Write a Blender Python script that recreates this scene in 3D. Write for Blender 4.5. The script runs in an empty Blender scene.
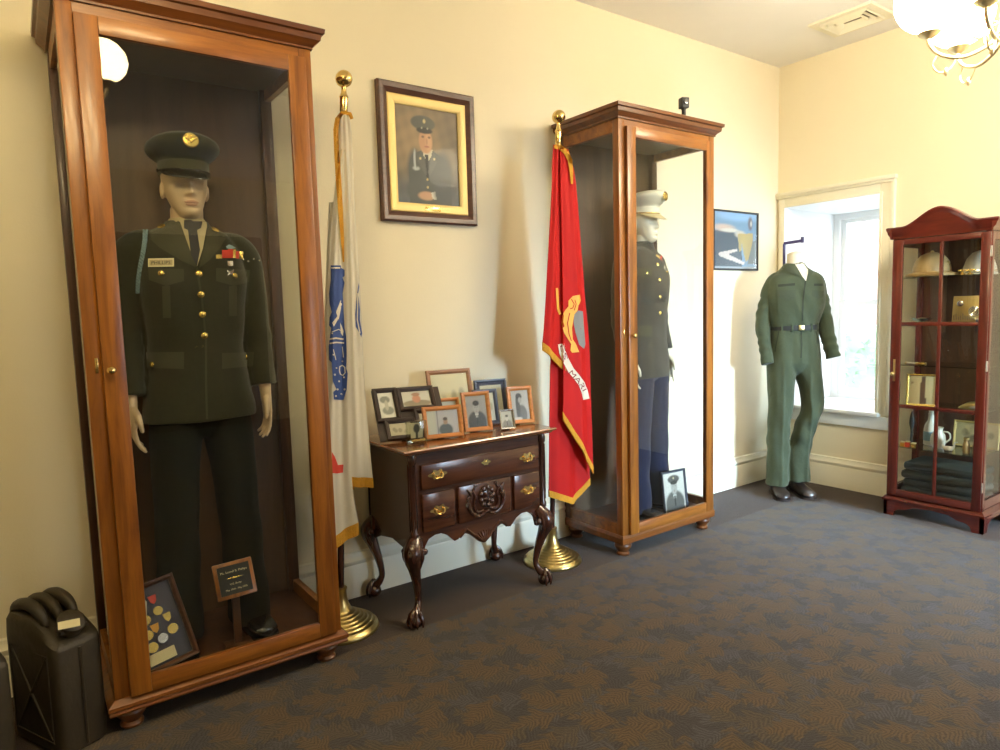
import bpy, bmesh, math, random
from mathutils import Vector, Matrix
from mathutils.bvhtree import BVHTree
from mathutils.geometry import tessellate_polygon
random.seed(7)
PI = math.pi
SC = bpy.context.scene
COL = SC.collection
R_ = math.radians

# ------------------------------------------------------------------ camera
CF, CYAW, CPIT, CROL = 670.59, .6227, .0953, -.0287
_F = Vector((math.sin(CYAW)*math.cos(CPIT), math.cos(CYAW)*math.cos(CPIT), -math.sin(CPIT)))
_R0 = Vector((math.cos(CYAW), -math.sin(CYAW), 0)); _U0 = _R0.cross(_F)
_R = _R0*math.cos(CROL)+_U0*math.sin(CROL); _U = _U0*math.cos(CROL)-_R0*math.sin(CROL)
EYE = Vector((0, 0, 1.4))
def ray(u, v): return _F+_R*((u-500)/CF)-_U*((v-375)/CF)
def at(u, v, ax, val):
    d = ray(u, v); return EYE+d*((val-EYE[ax])/d[ax])
cd = bpy.data.cameras.new('camera'); cd.sensor_width = 36; cd.lens = CF/1000*36; cd.clip_start = .05
cam = bpy.data.objects.new('camera', cd); COL.objects.link(cam)
cam.matrix_world = Matrix(((_R.x, _U.x, -_F.x, 0), (_R.y, _U.y, -_F.y, 0), (_R.z, _U.z, -_F.z, 1.4), (0, 0, 0, 1)))
SC.camera = cam

# ------------------------------------------------------------------ materials
def nt(name):
    m = bpy.data.materials.new(name); m.use_nodes = True
    t = m.node_tree; b = t.nodes['Principled BSDF']
    return m, t, b
def N(t, typ, **k):
    n = t.nodes.new(typ)
    for a, v in k.items():
        if a in n.inputs: n.inputs[a].default_value = v
        else: setattr(n, a, v)
    return n
def L(t, a, b): t.links.new(a, b)
def mathn(t, op, a, b=None, c=None):
    n = t.nodes.new('ShaderNodeMath'); n.operation = op
    for i, s in enumerate((a, b, c)):
        if s is None: continue
        if hasattr(s, 'is_linked'): L(t, s, n.inputs[i])
        else: n.inputs[i].default_value = s
    return n.outputs[0]
def c4(c): return (c[0], c[1], c[2], 1)
def mixc(t, f, a, b):
    n = t.nodes.new('ShaderNodeMix'); n.data_type = 'RGBA'
    if hasattr(f, 'is_linked'): L(t, f, n.inputs[0])
    else: n.inputs[0].default_value = f
    for i, s in ((6, a), (7, b)):
        if hasattr(s, 'is_linked'): L(t, s, n.inputs[i])
        else: n.inputs[i].default_value = c4(s)
    return n.outputs[2]
def plain(name, col, rough=.5, metal=0, bump=0, bscale=40, var=.08, vscale=6, spec=.5, coat=0, sheen=0):
    m, t, b = nt(name)
    tc = N(t, 'ShaderNodeTexCoord')
    nz = N(t, 'ShaderNodeTexNoise', Scale=vscale, Detail=4); L(t, tc.outputs['Object'], nz.inputs['Vector'])
    L(t, mixc(t, nz.outputs[0], [c*(1-var) for c in col], [min(1, c*(1+var)) for c in col]), b.inputs['Base Color'])
    b.inputs['Roughness'].default_value = rough; b.inputs['Metallic'].default_value = metal
    b.inputs['Specular IOR Level'].default_value = spec; b.inputs['Coat Weight'].default_value = coat
    b.inputs['Coat Roughness'].default_value = .15
    b.inputs['Sheen Weight'].default_value = sheen
    if bump:
        n2 = N(t, 'ShaderNodeTexNoise', Scale=bscale, Detail=3); L(t, tc.outputs['Object'], n2.inputs['Vector'])
        bp = N(t, 'ShaderNodeBump', Strength=bump, Distance=.01); L(t, n2.outputs[0], bp.inputs['Height']); L(t, bp.outputs[0], b.inputs['Normal'])
    return m
def wood(name, c1, c2, axis='Z', scale=1.0, rough=.34, coat=.15):
    m, t, b = nt(name)
    tc = N(t, 'ShaderNodeTexCoord'); mp = N(t, 'ShaderNodeMapping')
    s = {'X': (1.2, 14, 14), 'Y': (14, 1.2, 14), 'Z': (14, 14, 1.2)}[axis]
    mp.inputs['Scale'].default_value = [a*scale for a in s]
    L(t, tc.outputs['Object'], mp.inputs['Vector'])
    nz = N(t, 'ShaderNodeTexNoise', Scale=1.6, Detail=7, Roughness=.6, Distortion=.7); L(t, mp.outputs[0], nz.inputs['Vector'])
    n2 = N(t, 'ShaderNodeTexNoise', Scale=7, Detail=3, Distortion=.3); L(t, mp.outputs[0], n2.inputs['Vector'])
    r = N(t, 'ShaderNodeValToRGB'); e = r.color_ramp.elements
    e[0].position = .32; e[0].color = c4(c1); e[1].position = .68; e[1].color = c4(c2)
    L(t, nz.outputs[0], r.inputs[0])
    f = mathn(t, 'MULTIPLY', mathn(t, 'SUBTRACT', n2.outputs[0], .5), .9)
    f = mathn(t, 'MAXIMUM', f, 0)
    L(t, mixc(t, f, r.outputs[0], [x*.45 for x in c1]), b.inputs['Base Color'])
    b.inputs['Roughness'].default_value = rough; b.inputs['Coat Weight'].default_value = coat; b.inputs['Coat Roughness'].default_value = .12
    bp = N(t, 'ShaderNodeBump', Strength=.08, Distance=.003); L(t, n2.outputs[0], bp.inputs['Height']); L(t, bp.outputs[0], b.inputs['Normal'])
    return m
def glassm(name, tint=(1, 1, 1), k=1.0, rough=0.0):
    m, t, b = nt(name); t.nodes.remove(b)
    out = t.nodes['Material Output']
    tr = N(t, 'ShaderNodeBsdfTransparent'); tr.inputs[0].default_value = c4(tint)
    gl = N(t, 'ShaderNodeBsdfGlossy'); gl.inputs['Roughness'].default_value = rough
    ge = N(t, 'ShaderNodeNewGeometry'); dt = N(t, 'ShaderNodeVectorMath', operation='DOT_PRODUCT')
    L(t, ge.outputs['Incoming'], dt.inputs[0]); L(t, ge.outputs['Normal'], dt.inputs[1])
    q = mathn(t, 'POWER', mathn(t, 'SUBTRACT', 1.0, mathn(t, 'ABSOLUTE', dt.outputs['Value'])), 5.0)
    fr = mathn(t, 'MULTIPLY_ADD', q, .96, .04)
    mx = N(t, 'ShaderNodeMixShader'); L(t, mathn(t, 'MULTIPLY', fr, k), mx.inputs[0])
    L(t, tr.outputs[0], mx.inputs[1]); L(t, gl.outputs[0], mx.inputs[2]); L(t, mx.outputs[0], out.inputs[0])
    return m
def emis(name, col, s):
    m, t, b = nt(name); b.inputs['Base Color'].default_value = c4(col)
    b.inputs['Emission Color'].default_value = c4(col); b.inputs['Emission Strength'].default_value = s
    return m
def vcol(name='picture_print', rough=.35, coat=.4):
    m, t, b = nt(name); a = N(t, 'ShaderNodeAttribute', attribute_name='Col'); L(t, a.outputs['Color'], b.inputs['Base Color'])
    b.inputs['Roughness'].default_value = rough; b.inputs['Coat Weight'].default_value = coat; return m

M = {}
M['wall'] = plain('cream_wall_paint', (.86, .77, .565), .75, bump=.06, bscale=120, var=.02, spec=.25)
M['ceil'] = plain('ceiling_paint', (.86, .84, .80), .85, var=.02, spec=.2)
M['trimw'] = plain('cream_trim_paint', (.84, .79, .63), .4, var=.02)
M['white'] = plain('white_paint', (.86, .88, .88), .45, var=.02)
M['border'] = plain('brown_border_carpet', (.042, .026, .019), .9, bump=.4, bscale=300, var=.25, vscale=60, spec=.08, sheen=.16)
M['wo'] = wood('cherry_wood_upright', (.155, .045, .007), (.36, .130, .017), 'Z')
M['wox'] = wood('cherry_wood_rail', (.155, .045, .007), (.36, .130, .017), 'X')
M['wodark'] = wood('cherry_wood_stain_and_shade', (.05, .018, .008), (.095, .035, .015), 'Z', rough=.4)  # dark interior stain; on the back posts shade is put into it too
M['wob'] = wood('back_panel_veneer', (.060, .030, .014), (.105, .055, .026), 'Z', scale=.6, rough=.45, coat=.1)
M['wocor'] = wood('cherry_cornice_wood', (.085, .024, .007), (.19, .062, .013), 'X')
M['wobm'] = wood('cherry_base_wood', (.11, .031, .007), (.26, .085, .014), 'X')
M['mah'] = wood('mahogany', (.045, .014, .008), (.105, .034, .014), 'X', rough=.22, coat=.5)
M['mahz'] = wood('mahogany_upright', (.030, .010, .007), (.070, .022, .011), 'Z', rough=.25, coat=.5)
M['mahtop'] = wood('mahogany_top', (.15, .045, .012), (.28, .10, .028), 'X', rough=.18, coat=.6)
M['red'] = wood('red_cherry_upright', (.062, .008, .006), (.125, .019, .010), 'Z', rough=.25, coat=.4)
M['redx'] = wood('red_cherry_rail', (.062, .008, .006), (.125, .019, .010), 'Y', rough=.25, coat=.4)
M['fr_or'] = wood('oak_frame_wood', (.42, .15, .03), (.60, .25, .06), 'X', scale=3, rough=.4, coat=.1)
M['fr_br'] = wood('brown_frame_wood', (.22, .10, .04), (.36, .17, .07), 'X', scale=3, rough=.4, coat=.1)
M['fr_dk'] = plain('espresso_frame', (.03, .018, .015), .3, coat=.3)
M['fr_gy'] = plain('slate_frame', (.07, .075, .10), .35)
M['fr_po'] = wood('portrait_frame_wood', (.06, .022, .012), (.11, .042, .022), 'X', scale=2, rough=.35)
M['gilt'] = plain('gilt_liner', (.62, .46, .17), .42, metal=.35, bump=.1, bscale=150)
M['brass'] = plain('polished_brass', (.80, .58, .22), .18, metal=1, var=.05)
M['brassl'] = plain('overexposed_brass', (.95, .80, .48), .38, metal=.9, var=.04)  # overexposed brightness put into the brass colour
M['brassd'] = plain('aged_brass', (.62, .48, .20), .3, metal=1, var=.15, vscale=20)
M['silver'] = plain('silver_metal', (.75, .74, .70), .25, metal=1)
M['glass'] = glassm('cabinet_glass', (.97, .98, .97), 1.0)
M['glassw'] = glassm('window_glass', (1, 1, 1), 1.0)
M['glassk'] = glassm('picture_glass', (.98, .98, .97), .5, .05)
M['glassb'] = glassm('shelf_glass', (.80, .88, .84), 1.3)
M['skin'] = plain('mannequin_skin', (.63, .47, .31), .42, var=.03)
M['skinp'] = plain('pale_mannequin_skin', (.80, .72, .56), .45, var=.02)
M['lip'] = plain('mannequin_lip', (.48, .27, .18), .45)
M['grn'] = plain('dark_green_wool', (.034, .034, .018), .85, bump=.25, bscale=500, var=.15, vscale=60, spec=.2, sheen=.25)
M['grnl'] = plain('dark_green_lapel', (.062, .060, .034), .85, bump=.25, bscale=500, var=.1, spec=.2, sheen=.25)
M['grnt'] = plain('shaded_trouser_wool', (.012, .013, .008), .85, bump=.2, bscale=500, var=.15, vscale=60, spec=.15)  # trouser wool darkened: dim light low down put into its colour
M['shirt'] = plain('tan_shirt', (.52, .43, .25), .8)
M['tie'] = plain('black_tie', (.02, .018, .02), .6)
M['od'] = plain('olive_cotton', (.062, .078, .046), .9, bump=.5, bscale=28, var=.12, vscale=14, spec=.15, sheen=.15)
M['odm'] = plain('olive_cotton_flap', (.050, .063, .037), .9, bump=.3, bscale=60)
M['odd'] = plain('olive_cotton_seam', (.026, .034, .020), .9)
M['usm'] = plain('dress_blue_wool', (.036, .034, .028), .85, bump=.25, bscale=500, var=.1, spec=.2, sheen=.3)
M['blu'] = plain('blue_trouser_wool', (.010, .014, .042), .85, bump=.25, bscale=400, var=.1, spec=.2, sheen=.2)
M['capw'] = plain('white_cap_cloth', (.72, .68, .55), .6)
M['blk'] = plain('black_leather', (.012, .011, .011), .16, coat=.5, spec=.6)
M['blkm'] = plain('matte_black', (.015, .015, .016), .5)
M['boot'] = plain('brown_black_leather', (.035, .025, .022), .3, coat=.3)
M['webb'] = plain('black_web_belt', (.02, .022, .02), .7)
M['gold'] = plain('gold_badge', (.85, .62, .18), .25, metal=.9)
M['fringe'] = plain('gold_fringe', (.66, .32, .02), .75, bump=.8, bscale=220, var=.2, vscale=90)
M['flw'] = plain('white_flag_cloth', (.66, .61, .50), .7, var=.03, sheen=.2)
M['flr'] = plain('red_flag_cloth', (.46, .010, .008), .65, var=.08, spec=.2)
M['fblue'] = plain('flag_blue', (.03, .07, .26), .7)
M['fwhite'] = plain('flag_white_stitch', (.72, .66, .54), .7)
M['fgold'] = plain('flag_gold_stitch', (.78, .40, .05), .6)
M['fgrey'] = plain('flag_grey_stitch', (.22, .21, .20), .7)
M['fred'] = plain('flag_red_stitch', (.60, .05, .03), .7)
M['fmar'] = plain('flag_maroon_stitch', (.22, .015, .02), .7)
M['can'] = plain('rusty_dark_green_steel', (.026, .018, .008), .55, bump=.25, bscale=30, var=.5, vscale=9)
M['tag'] = plain('cream_tag', (.78, .70, .42), .6)
M['purple'] = plain('purple_blue_enamel', (.045, .035, .12), .35)
M['cord'] = plain('light_blue_cord', (.22, .33, .38), .7)
M['ivory'] = plain('ivory_ceramic', (.62, .56, .44), .3)
M['tanh'] = plain('tan_helmet', (.34, .22, .08), .55, bump=.3, bscale=20)
M['dkcloth'] = plain('dark_folded_cloth', (.014, .019, .014), .9, bump=.5, bscale=30)
M['leaf'] = plain('hedge_green', (.30, .46, .30), .7, var=.3)
M['slate'] = plain('black_plaque', (.02, .02, .018), .3)
M['navy'] = plain('navy_mat', (.05, .05, .09), .7)
M['print'] = vcol()
M['globe'] = emis('lit_opal_glass', (1.0, .88, .65), 32)
M['globe2'] = emis('dimmer_opal_glass', (1.0, .81, .44), 33)
M['dresser'] = plain('crystal', (.8, .8, .75), .05, spec=.8)

def carpet_mat():
    m, t, b = nt('leaf_pattern_carpet')
    tc = N(t, 'ShaderNodeTexCoord')
    mp = N(t, 'ShaderNodeMapping'); mp.inputs['Scale'].default_value = (6.3, 6.3, 6.3); mp.inputs['Rotation'].default_value = (0, 0, .5)
    L(t, tc.outputs['Object'], mp.inputs['Vector'])
    dn = N(t, 'ShaderNodeTexNoise', Scale=2.6, Detail=3); L(t, mp.outputs[0], dn.inputs['Vector'])
    ds = N(t, 'ShaderNodeVectorMath', operation='MULTIPLY_ADD'); L(t, dn.outputs['Color'], ds.inputs[0]); ds.inputs[1].default_value = (.30, .30, 0); L(t, mp.outputs[0], ds.inputs[2])
    def leaves(seed, rib):
        mm = N(t, 'ShaderNodeMapping'); mm.inputs['Location'].default_value = (seed*3.7, seed*1.9, 0); L(t, ds.outputs[0], mm.inputs['Vector'])
        vo = N(t, 'ShaderNodeTexVoronoi'); vo.voronoi_dimensions = '2D'; vo.inputs['Scale'].default_value = 1; vo.inputs['Randomness'].default_value = .9
        L(t, mm.outputs[0], vo.inputs['Vector'])
        sb = N(t, 'ShaderNodeVectorMath', operation='SUBTRACT'); L(t, mm.outputs[0], sb.inputs[0]); L(t, vo.outputs['Position'], sb.inputs[1])
        sc = N(t, 'ShaderNodeSeparateColor'); L(t, vo.outputs['Color'], sc.inputs[0])
        ang = mathn(t, 'MULTIPLY', sc.outputs[0], 2.6)
        ro = N(t, 'ShaderNodeVectorRotate', rotation_type='Z_AXIS'); L(t, sb.outputs[0], ro.inputs['Vector']); L(t, ang, ro.inputs['Angle'])
        sp = N(t, 'ShaderNodeSeparateXYZ'); L(t, ro.outputs[0], sp.inputs[0])
        ax = mathn(t, 'ABSOLUTE', sp.outputs[0]); y = sp.outputs[1]
        ch = mathn(t, 'ADD', mathn(t, 'MULTIPLY', ax, .9), y)
        ribs = mathn(t, 'SINE', mathn(t, 'MULTIPLY', ch, rib)); lobes = mathn(t, 'SINE', mathn(t, 'MULTIPLY', ch, 17))
        sh = mathn(t, 'ADD', mathn(t, 'MULTIPLY', ax, 1.5), mathn(t, 'MULTIPLY', mathn(t, 'ABSOLUTE', y), .8))
        sh = mathn(t, 'ADD', sh, mathn(t, 'MULTIPLY', lobes, .13))
        mask = N(t, 'ShaderNodeMapRange'); L(t, sh, mask.inputs[0])
        for k, v in ((1, .46), (2, .58), (3, 1), (4, 0)): mask.inputs[k].default_value = v
        return mask.outputs[0], ribs, sc.outputs[1]
    m1, r1, q1 = leaves(0, 62); m2, r2, q2 = leaves(1, 62); m3, r3, q3 = leaves(2.3, 62)
    f = lambda r_: mathn(t, 'MULTIPLY_ADD', r_, .42, .5)
    c = mixc(t, f(r3), (.034, .031, .034), (.060, .055, .061))
    c = mixc(t, mathn(t, 'MULTIPLY', m2, .9), c, mixc(t, f(r2), (.042, .040, .045), (.088, .083, .092)))
    c = mixc(t, mathn(t, 'MULTIPLY', m3, .8), c, mixc(t, f(r3), (.055, .042, .030), (.105, .080, .050)))
    c = mixc(t, mathn(t, 'MULTIPLY', m1, .85), c, mixc(t, f(r1), (.062, .041, .022), (.138, .090, .044)))
    nz = N(t, 'ShaderNodeTexNoise', Scale=230, Detail=2); L(t, tc.outputs['Object'], nz.inputs['Vector'])
    mul = mixc(t, mathn(t, 'MULTIPLY', nz.outputs[0], .55), c, (.02, .017, .016))
    L(t, mul, b.inputs['Base Color']); b.inputs['Roughness'].default_value = .9
    b.inputs['Specular IOR Level'].default_value = .08
    b.inputs['Sheen Weight'].default_value = .17; b.inputs['Sheen Roughness'].default_value = .5
    bp = N(t, 'ShaderNodeBump', Strength=.5, Distance=.004); L(t, nz.outputs[0], bp.inputs['Height']); L(t, bp.outputs[0], b.inputs['Normal'])
    return m
M['carpet'] = carpet_mat()
def brick_mat():
    m, t, b = nt('outdoor_brick')
    tc = N(t, 'ShaderNodeTexCoord'); mp = N(t, 'ShaderNodeMapping'); mp.inputs['Rotation'].default_value = (R_(90), 0, R_(90))
    L(t, tc.outputs['Object'], mp.inputs['Vector'])
    br = N(t, 'ShaderNodeTexBrick', Scale=4.5); br.inputs['Color1'].default_value = (.6, .42, .36, 1); br.inputs['Color2'].default_value = (.52, .36, .31, 1); br.inputs['Mortar'].default_value = (.6, .56, .5, 1)
    L(t, mp.outputs[0], br.inputs['Vector']); L(t, br.outputs[0], b.inputs['Base Color']); b.inputs['Roughness'].default_value = .9
    return m
M['brick'] = brick_mat()

# ------------------------------------------------------------------ mesh helpers
WM = {}
def bm_(): return bmesh.new()
def box(bm, x0, x1, y0, y1, z0, z1, bev=0):
    vs = [bm.verts.new((x, y, z)) for x in (x0, x1) for y in (y0, y1) for z in (z0, z1)]
    f = [(0, 1, 3, 2), (4, 6, 7, 5), (0, 4, 5, 1), (2, 3, 7, 6), (0, 2, 6, 4), (1, 5, 7, 3)]
    fs = [bm.faces.new([vs[i] for i in q]) for q in f]
    if bev:
        es = set(e for q in fs for e in q.edges)
        bmesh.ops.bevel(bm, geom=list(es), offset=bev, segments=2, affect='EDGES', profile=.5)
    return bm
def B(*a, **k): return box(bm_(), *a, **k)
def loft(bm, rings, cap=True, closed=True):
    vr = [[bm.verts.new(p) for p in r] for r in rings]
    n = len(vr[0])
    for a, b in zip(vr, vr[1:]):
        for i in range(n if closed else n-1):
            j = (i+1) % n
            try: bm.faces.new((a[i], a[j], b[j], b[i]))
            except ValueError: pass
    if cap and closed:
        bm.faces.new(list(reversed(vr[0]))); bm.faces.new(vr[-1])
    return vr
def fixn(bm): bmesh.ops.recalc_face_normals(bm, faces=bm.faces); return bm
def ring(cx, cy, z, hx, hy, n=32, e=2.0):
    out = []
    for i in range(n):
        a = 2*PI*i/n; c, s = math.cos(a), math.sin(a)
        out.append(Vector((cx+hx*math.copysign(abs(c)**(2/e), c), cy+hy*math.copysign(abs(s)**(2/e), s), z)))
    return out
def lathe(bm, prof, cx=0, cy=0, n=32, z0=0):
    prof = [(max(r, 1e-4), z) for r, z in prof]
    loft(bm, [ring(cx, cy, z0+z, r, r, n) for r, z in prof]); return bm
def tube(bm, pts, rad, n=12, cap=True, up=None):
    pts = [Vector(p) for p in pts]
    if not hasattr(rad, '__len__'): rad = [rad]*len(pts)
    rings = []; pn = None
    for i, p in enumerate(pts):
        d = (pts[min(i+1, len(pts)-1)]-pts[max(i-1, 0)]).normalized()
        if pn is None:
            u = Vector(up) if up else (Vector((0, 0, 1)) if abs(d.z) < .8 else Vector((1, 0, 0)))
            pn = (u-d*u.dot(d)).normalized()
        else: pn = (pn-d*pn.dot(d)).normalized()
        b = d.cross(pn)
        r = rad[i]; ra, rb = (r if hasattr(r, '__len__') else (r, r))
        rings.append([p+pn*(ra*math.cos(2*PI*k/n))+b*(rb*math.sin(2*PI*k/n)) for k in range(n)])
    loft(bm, rings, cap); return bm
def spl(pts, k=6):
    """Catmull-Rom through tuples of any length"""
    out = []; P = [pts[0]]+list(pts)+[pts[-1]]
    for i in range(1, len(P)-2):
        for j in range(k):
            t = j/k
            out.append(tuple(.5*((2*b)+(-a+c)*t+(2*a-5*b+4*c-d)*t*t+(-a+3*b-3*c+d)*t**3) for a, b, c, d in zip(P[i-1], P[i], P[i+1], P[i+2])))
    out.append(tuple(pts[-1])); return out
def stube(bm, pts, k=6, n=12):
    """pts: (x,y,z,r) splined"""
    q = spl(pts, k); return tube(bm, [p[:3] for p in q], [max(p[3], 1e-4) for p in q], n)
def sphere(bm, c, r, n=20, m=12):
    rx, ry, rz = (r if hasattr(r, '__len__') else (r, r, r))
    rings = [ring(c[0], c[1], c[2]-rz*math.cos(PI*i/m), max(rx*math.sin(PI*i/m), 1e-4), max(ry*math.sin(PI*i/m), 1e-4), n) for i in range(m+1)]
    loft(bm, rings); return bm
def prism(bm, poly, axis, a, b):
    """poly in the two other axes (order x<y<z), extruded along axis from a to b"""
    def P(p, t):
        l = list(p); l.insert(axis, t); return l
    lo = [bm.verts.new(P(p, a)) for p in poly]; hi = [bm.verts.new(P(p, b)) for p in poly]
    n = len(poly)
    for i in range(n): bm.faces.new((lo[i], lo[(i+1) % n], hi[(i+1) % n], hi[i]))
    for tri in tessellate_polygon([[Vector((p[0], p[1], 0)) for p in poly]]):
        bm.faces.new([lo[i] for i in reversed(tri)]); bm.faces.new([hi[i] for i in tri])
    return bm
def sweep_rect(bm, prof, x0, x1, y0, y1, back=False):
    """moulding round a box: prof (offset, z); back edge stays flush unless back"""
    rings = []
    for o, z in prof:
        yb = y1+(o if back else 0)
        rings.append([Vector((x0-o, y0-o, z)), Vector((x1+o, y0-o, z)), Vector((x1+o, yb, z)), Vector((x0-o, yb, z))])
    loft(bm, rings); return bm
def smoothf(bm, ang=35):
    bm.normal_update()
    for f in bm.faces: f.smooth = True
    for e in bm.edges:
        if len(e.link_faces) == 2 and e.calc_face_angle(0) > R_(ang): e.smooth = False
def islands(bm):
    seen = set(); out = []
    for v in bm.verts:
        if v in seen: continue
        st_ = [v]; seen.add(v); comp = []
        while st_:
            q = st_.pop(); comp.append(q)
            for e in q.link_edges:
                o = e.other_vert(q)
                if o not in seen: seen.add(o); st_.append(o)
        out.append(comp)
    return out
def objs(name, bm, mat, parent=None, **k):
    """one object per separate piece"""
    bm.verts.ensure_lookup_table(); bm.verts.index_update(); comps = [set(v.index for v in c) for c in islands(bm)]; o = None
    for c in comps:
        b = bm.copy(); b.verts.ensure_lookup_table()
        bmesh.ops.delete(b, geom=[v for v in b.verts if v.index not in c], context='VERTS'); o = obj(name, b, mat, parent, **k)
    bm.free(); return o
def obj(name, bm, mat, parent=None, ang=35, world=False, fix=True, sub=0):
    if fix: fixn(bm)
    if world and parent: bm.transform(WM[parent.name].inverted())
    smoothf(bm, ang)
    me = bpy.data.meshes.new(name); bm.to_mesh(me); bm.free()
    if isinstance(mat, str): mat = M[mat]
    me.materials.append(mat)
    o = bpy.data.objects.new(name, me); COL.objects.link(o)
    if parent: o.parent = parent; WM[o.name] = WM[parent.name]
    else: WM[o.name] = Matrix.Identity(4)
    return o
def thing(name, label, cat, loc=(0, 0, 0), rz=0, group=None):
    o = bpy.data.objects.new(name, None); o.empty_display_size = .1; COL.objects.link(o)
    o.location = loc; o.rotation_euler = (0, 0, rz); o['label'] = label; o['category'] = cat
    if group: o['group'] = group
    WM[o.name] = Matrix.Translation(Vector(loc)) @ Matrix.Rotation(rz, 4, 'Z')
    return o
def tag(o, label, cat, group=None):
    o['label'] = label; o['category'] = cat
    if group: o['group'] = group
    return o
def struct(name, bm, mat, parent=None, **k):
    o = obj(name, bm, mat, parent, **k)
    if not parent: o['kind'] = 'structure'
    return o
def rot(bm, m, verts=None): bmesh.ops.transform(bm, matrix=m, verts=verts or bm.verts); return bm
def remesh(bm, vox, smooth=3):
    fixn(bm); me = bpy.data.meshes.new('tmp'); bm.to_mesh(me); bm.free()
    o = bpy.data.objects.new('tmp', me); COL.objects.link(o)
    r = o.modifiers.new('r', 'REMESH'); r.mode = 'VOXEL'; r.voxel_size = vox
    if smooth:
        s = o.modifiers.new('s', 'SMOOTH'); s.iterations = smooth; s.factor = .5
    bpy.context.view_layer.update()
    ev = o.evaluated_get(bpy.context.evaluated_depsgraph_get())
    m2 = bpy.data.meshes.new_from_object(ev); b2 = bmesh.new(); b2.from_mesh(m2)
    bpy.data.objects.remove(o); bpy.data.meshes.remove(me); bpy.data.meshes.remove(m2)
    return b2
def bvh_of(bm, Mx): 
    c = bm.copy(); c.transform(Mx); t = BVHTree.FromBMesh(c); c.free(); return t
def merge(bm, other):
    me = bpy.data.meshes.new('t'); other.to_mesh(me); other.free(); bm.from_mesh(me); bpy.data.meshes.remove(me); return bm
def text_bm(body, size=1, ext=.0, res=3):
    c = bpy.data.curves.new('t', 'FONT'); c.body = body; c.size = size; c.align_x = 'CENTER'; c.align_y = 'CENTER'; c.extrude = ext; c.resolution_u = res
    o = bpy.data.objects.new('t', c); COL.objects.link(o); bpy.context.view_layer.update()
    me = bpy.data.meshes.new_from_object(o.evaluated_get(bpy.context.evaluated_depsgraph_get()))
    bm = bmesh.new(); bm.from_mesh(me)
    bpy.data.objects.remove(o); bpy.data.curves.remove(c); bpy.data.meshes.remove(me); return bm
def hit(trees, u, v, dflt=None):
    d = ray(u, v).normalized(); best = None
    for t in trees:
        h = t.ray_cast(EYE, d)
        if h[0] is not None and (best is None or h[3] < best[3]): best = h
    return best
def decal(bm, trees, poly, off=.003, th=.003, seg=5.0, keep=False):
    """lay a shape (outline seen from the room) on a curved surface as a thin solid"""
    pc = [tuple(map(float, p)) for p in poly]
    t = bmesh.new(); vs = [t.verts.new((p[0], p[1], 0)) for p in pc]; f = t.faces.new(vs)
    bmesh.ops.triangulate(t, faces=[f])
    for _ in range(4):
        es = [e for e in t.edges if e.calc_length() > seg]
        if not es: break
        bmesh.ops.subdivide_edges(t, edges=es, cuts=1)
        bmesh.ops.triangulate(t, faces=[q for q in t.faces if len(q.verts) > 3])
    _lay(bm, t, trees, off, th, keep)
def _lay(bm, t, trees, off, th, keep=False):
    top, bot = {}, {}; last = None; dist = None
    ds = {}
    for v in t.verts:
        h = hit(trees, v.co.x, v.co.y); ds[v] = h
    good = [h[3] for h in ds.values() if h]
    if not good: t.free(); return
    good.sort(); md = good[len(good)//2]
    if not keep:
        bad = [v for v in t.verts if not ds[v] or abs(ds[v][3]-md) > .12]
        for v in bad: ds.pop(v)
        bmesh.ops.delete(t, geom=bad, context='VERTS')
        bmesh.ops.delete(t, geom=[v for v in t.verts if not v.link_faces], context='VERTS')
        if not t.faces: t.free(); return
    for v in t.verts:
        h = ds[v]; d = ray(v.co.x, v.co.y).normalized()
        k = h[3] if h and abs(h[3]-md) < .12 else md
        top[v] = bm.verts.new(EYE+d*(k-off-th)); bot[v] = bm.verts.new(EYE+d*(k-off))
    for f in t.faces:
        bm.faces.new([top[v] for v in f.verts]); bm.faces.new([bot[v] for v in reversed(f.verts)])
    for e in t.edges:
        if len(e.link_faces) == 1:
            a, b = e.verts; bm.faces.new((top[a], top[b], bot[b], bot[a]))
    t.free()
def strip(pts, w):
    """widened polyline in image coordinates -> polygon"""
    l, r = [], []
    for i, p in enumerate(pts):
        a = Vector(pts[max(i-1, 0)][:2]); b = Vector(pts[min(i+1, len(pts)-1)][:2]); d = (b-a).normalized()
        ww = p[2] if len(p) > 2 else w
        l.append((p[0]-d.y*ww/2, p[1]+d.x*ww/2)); r.append((p[0]+d.y*ww/2, p[1]-d.x*ww/2))
    return l+r[::-1]
def ell(cx, cy, rx, ry, n=14, a0=0):
    return [(cx+rx*math.cos(2*PI*i/n+a0), cy+ry*math.sin(2*PI*i/n+a0)) for i in range(n)]
def stud(bm, trees, u, v, r, h=None, base=0):
    """domed button sitting on the surface"""
    q = hit(trees, u, v)
    if not q: return
    nrm = q[1] if q[1].dot(ray(u, v)) < 0 else -q[1]
    t = bmesh.new(); hh = h or r*.55
    lathe(t, [(r*1.0, 0), (r*1.02, hh*.25), (r*.85, hh*.7), (r*.5, hh*.95), (0, hh)], n=16)
    t.transform(Matrix.Translation(q[0]+nrm*base) @ nrm.to_track_quat('Z', 'Y').to_matrix().to_4x4()); merge(bm, t)

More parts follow.
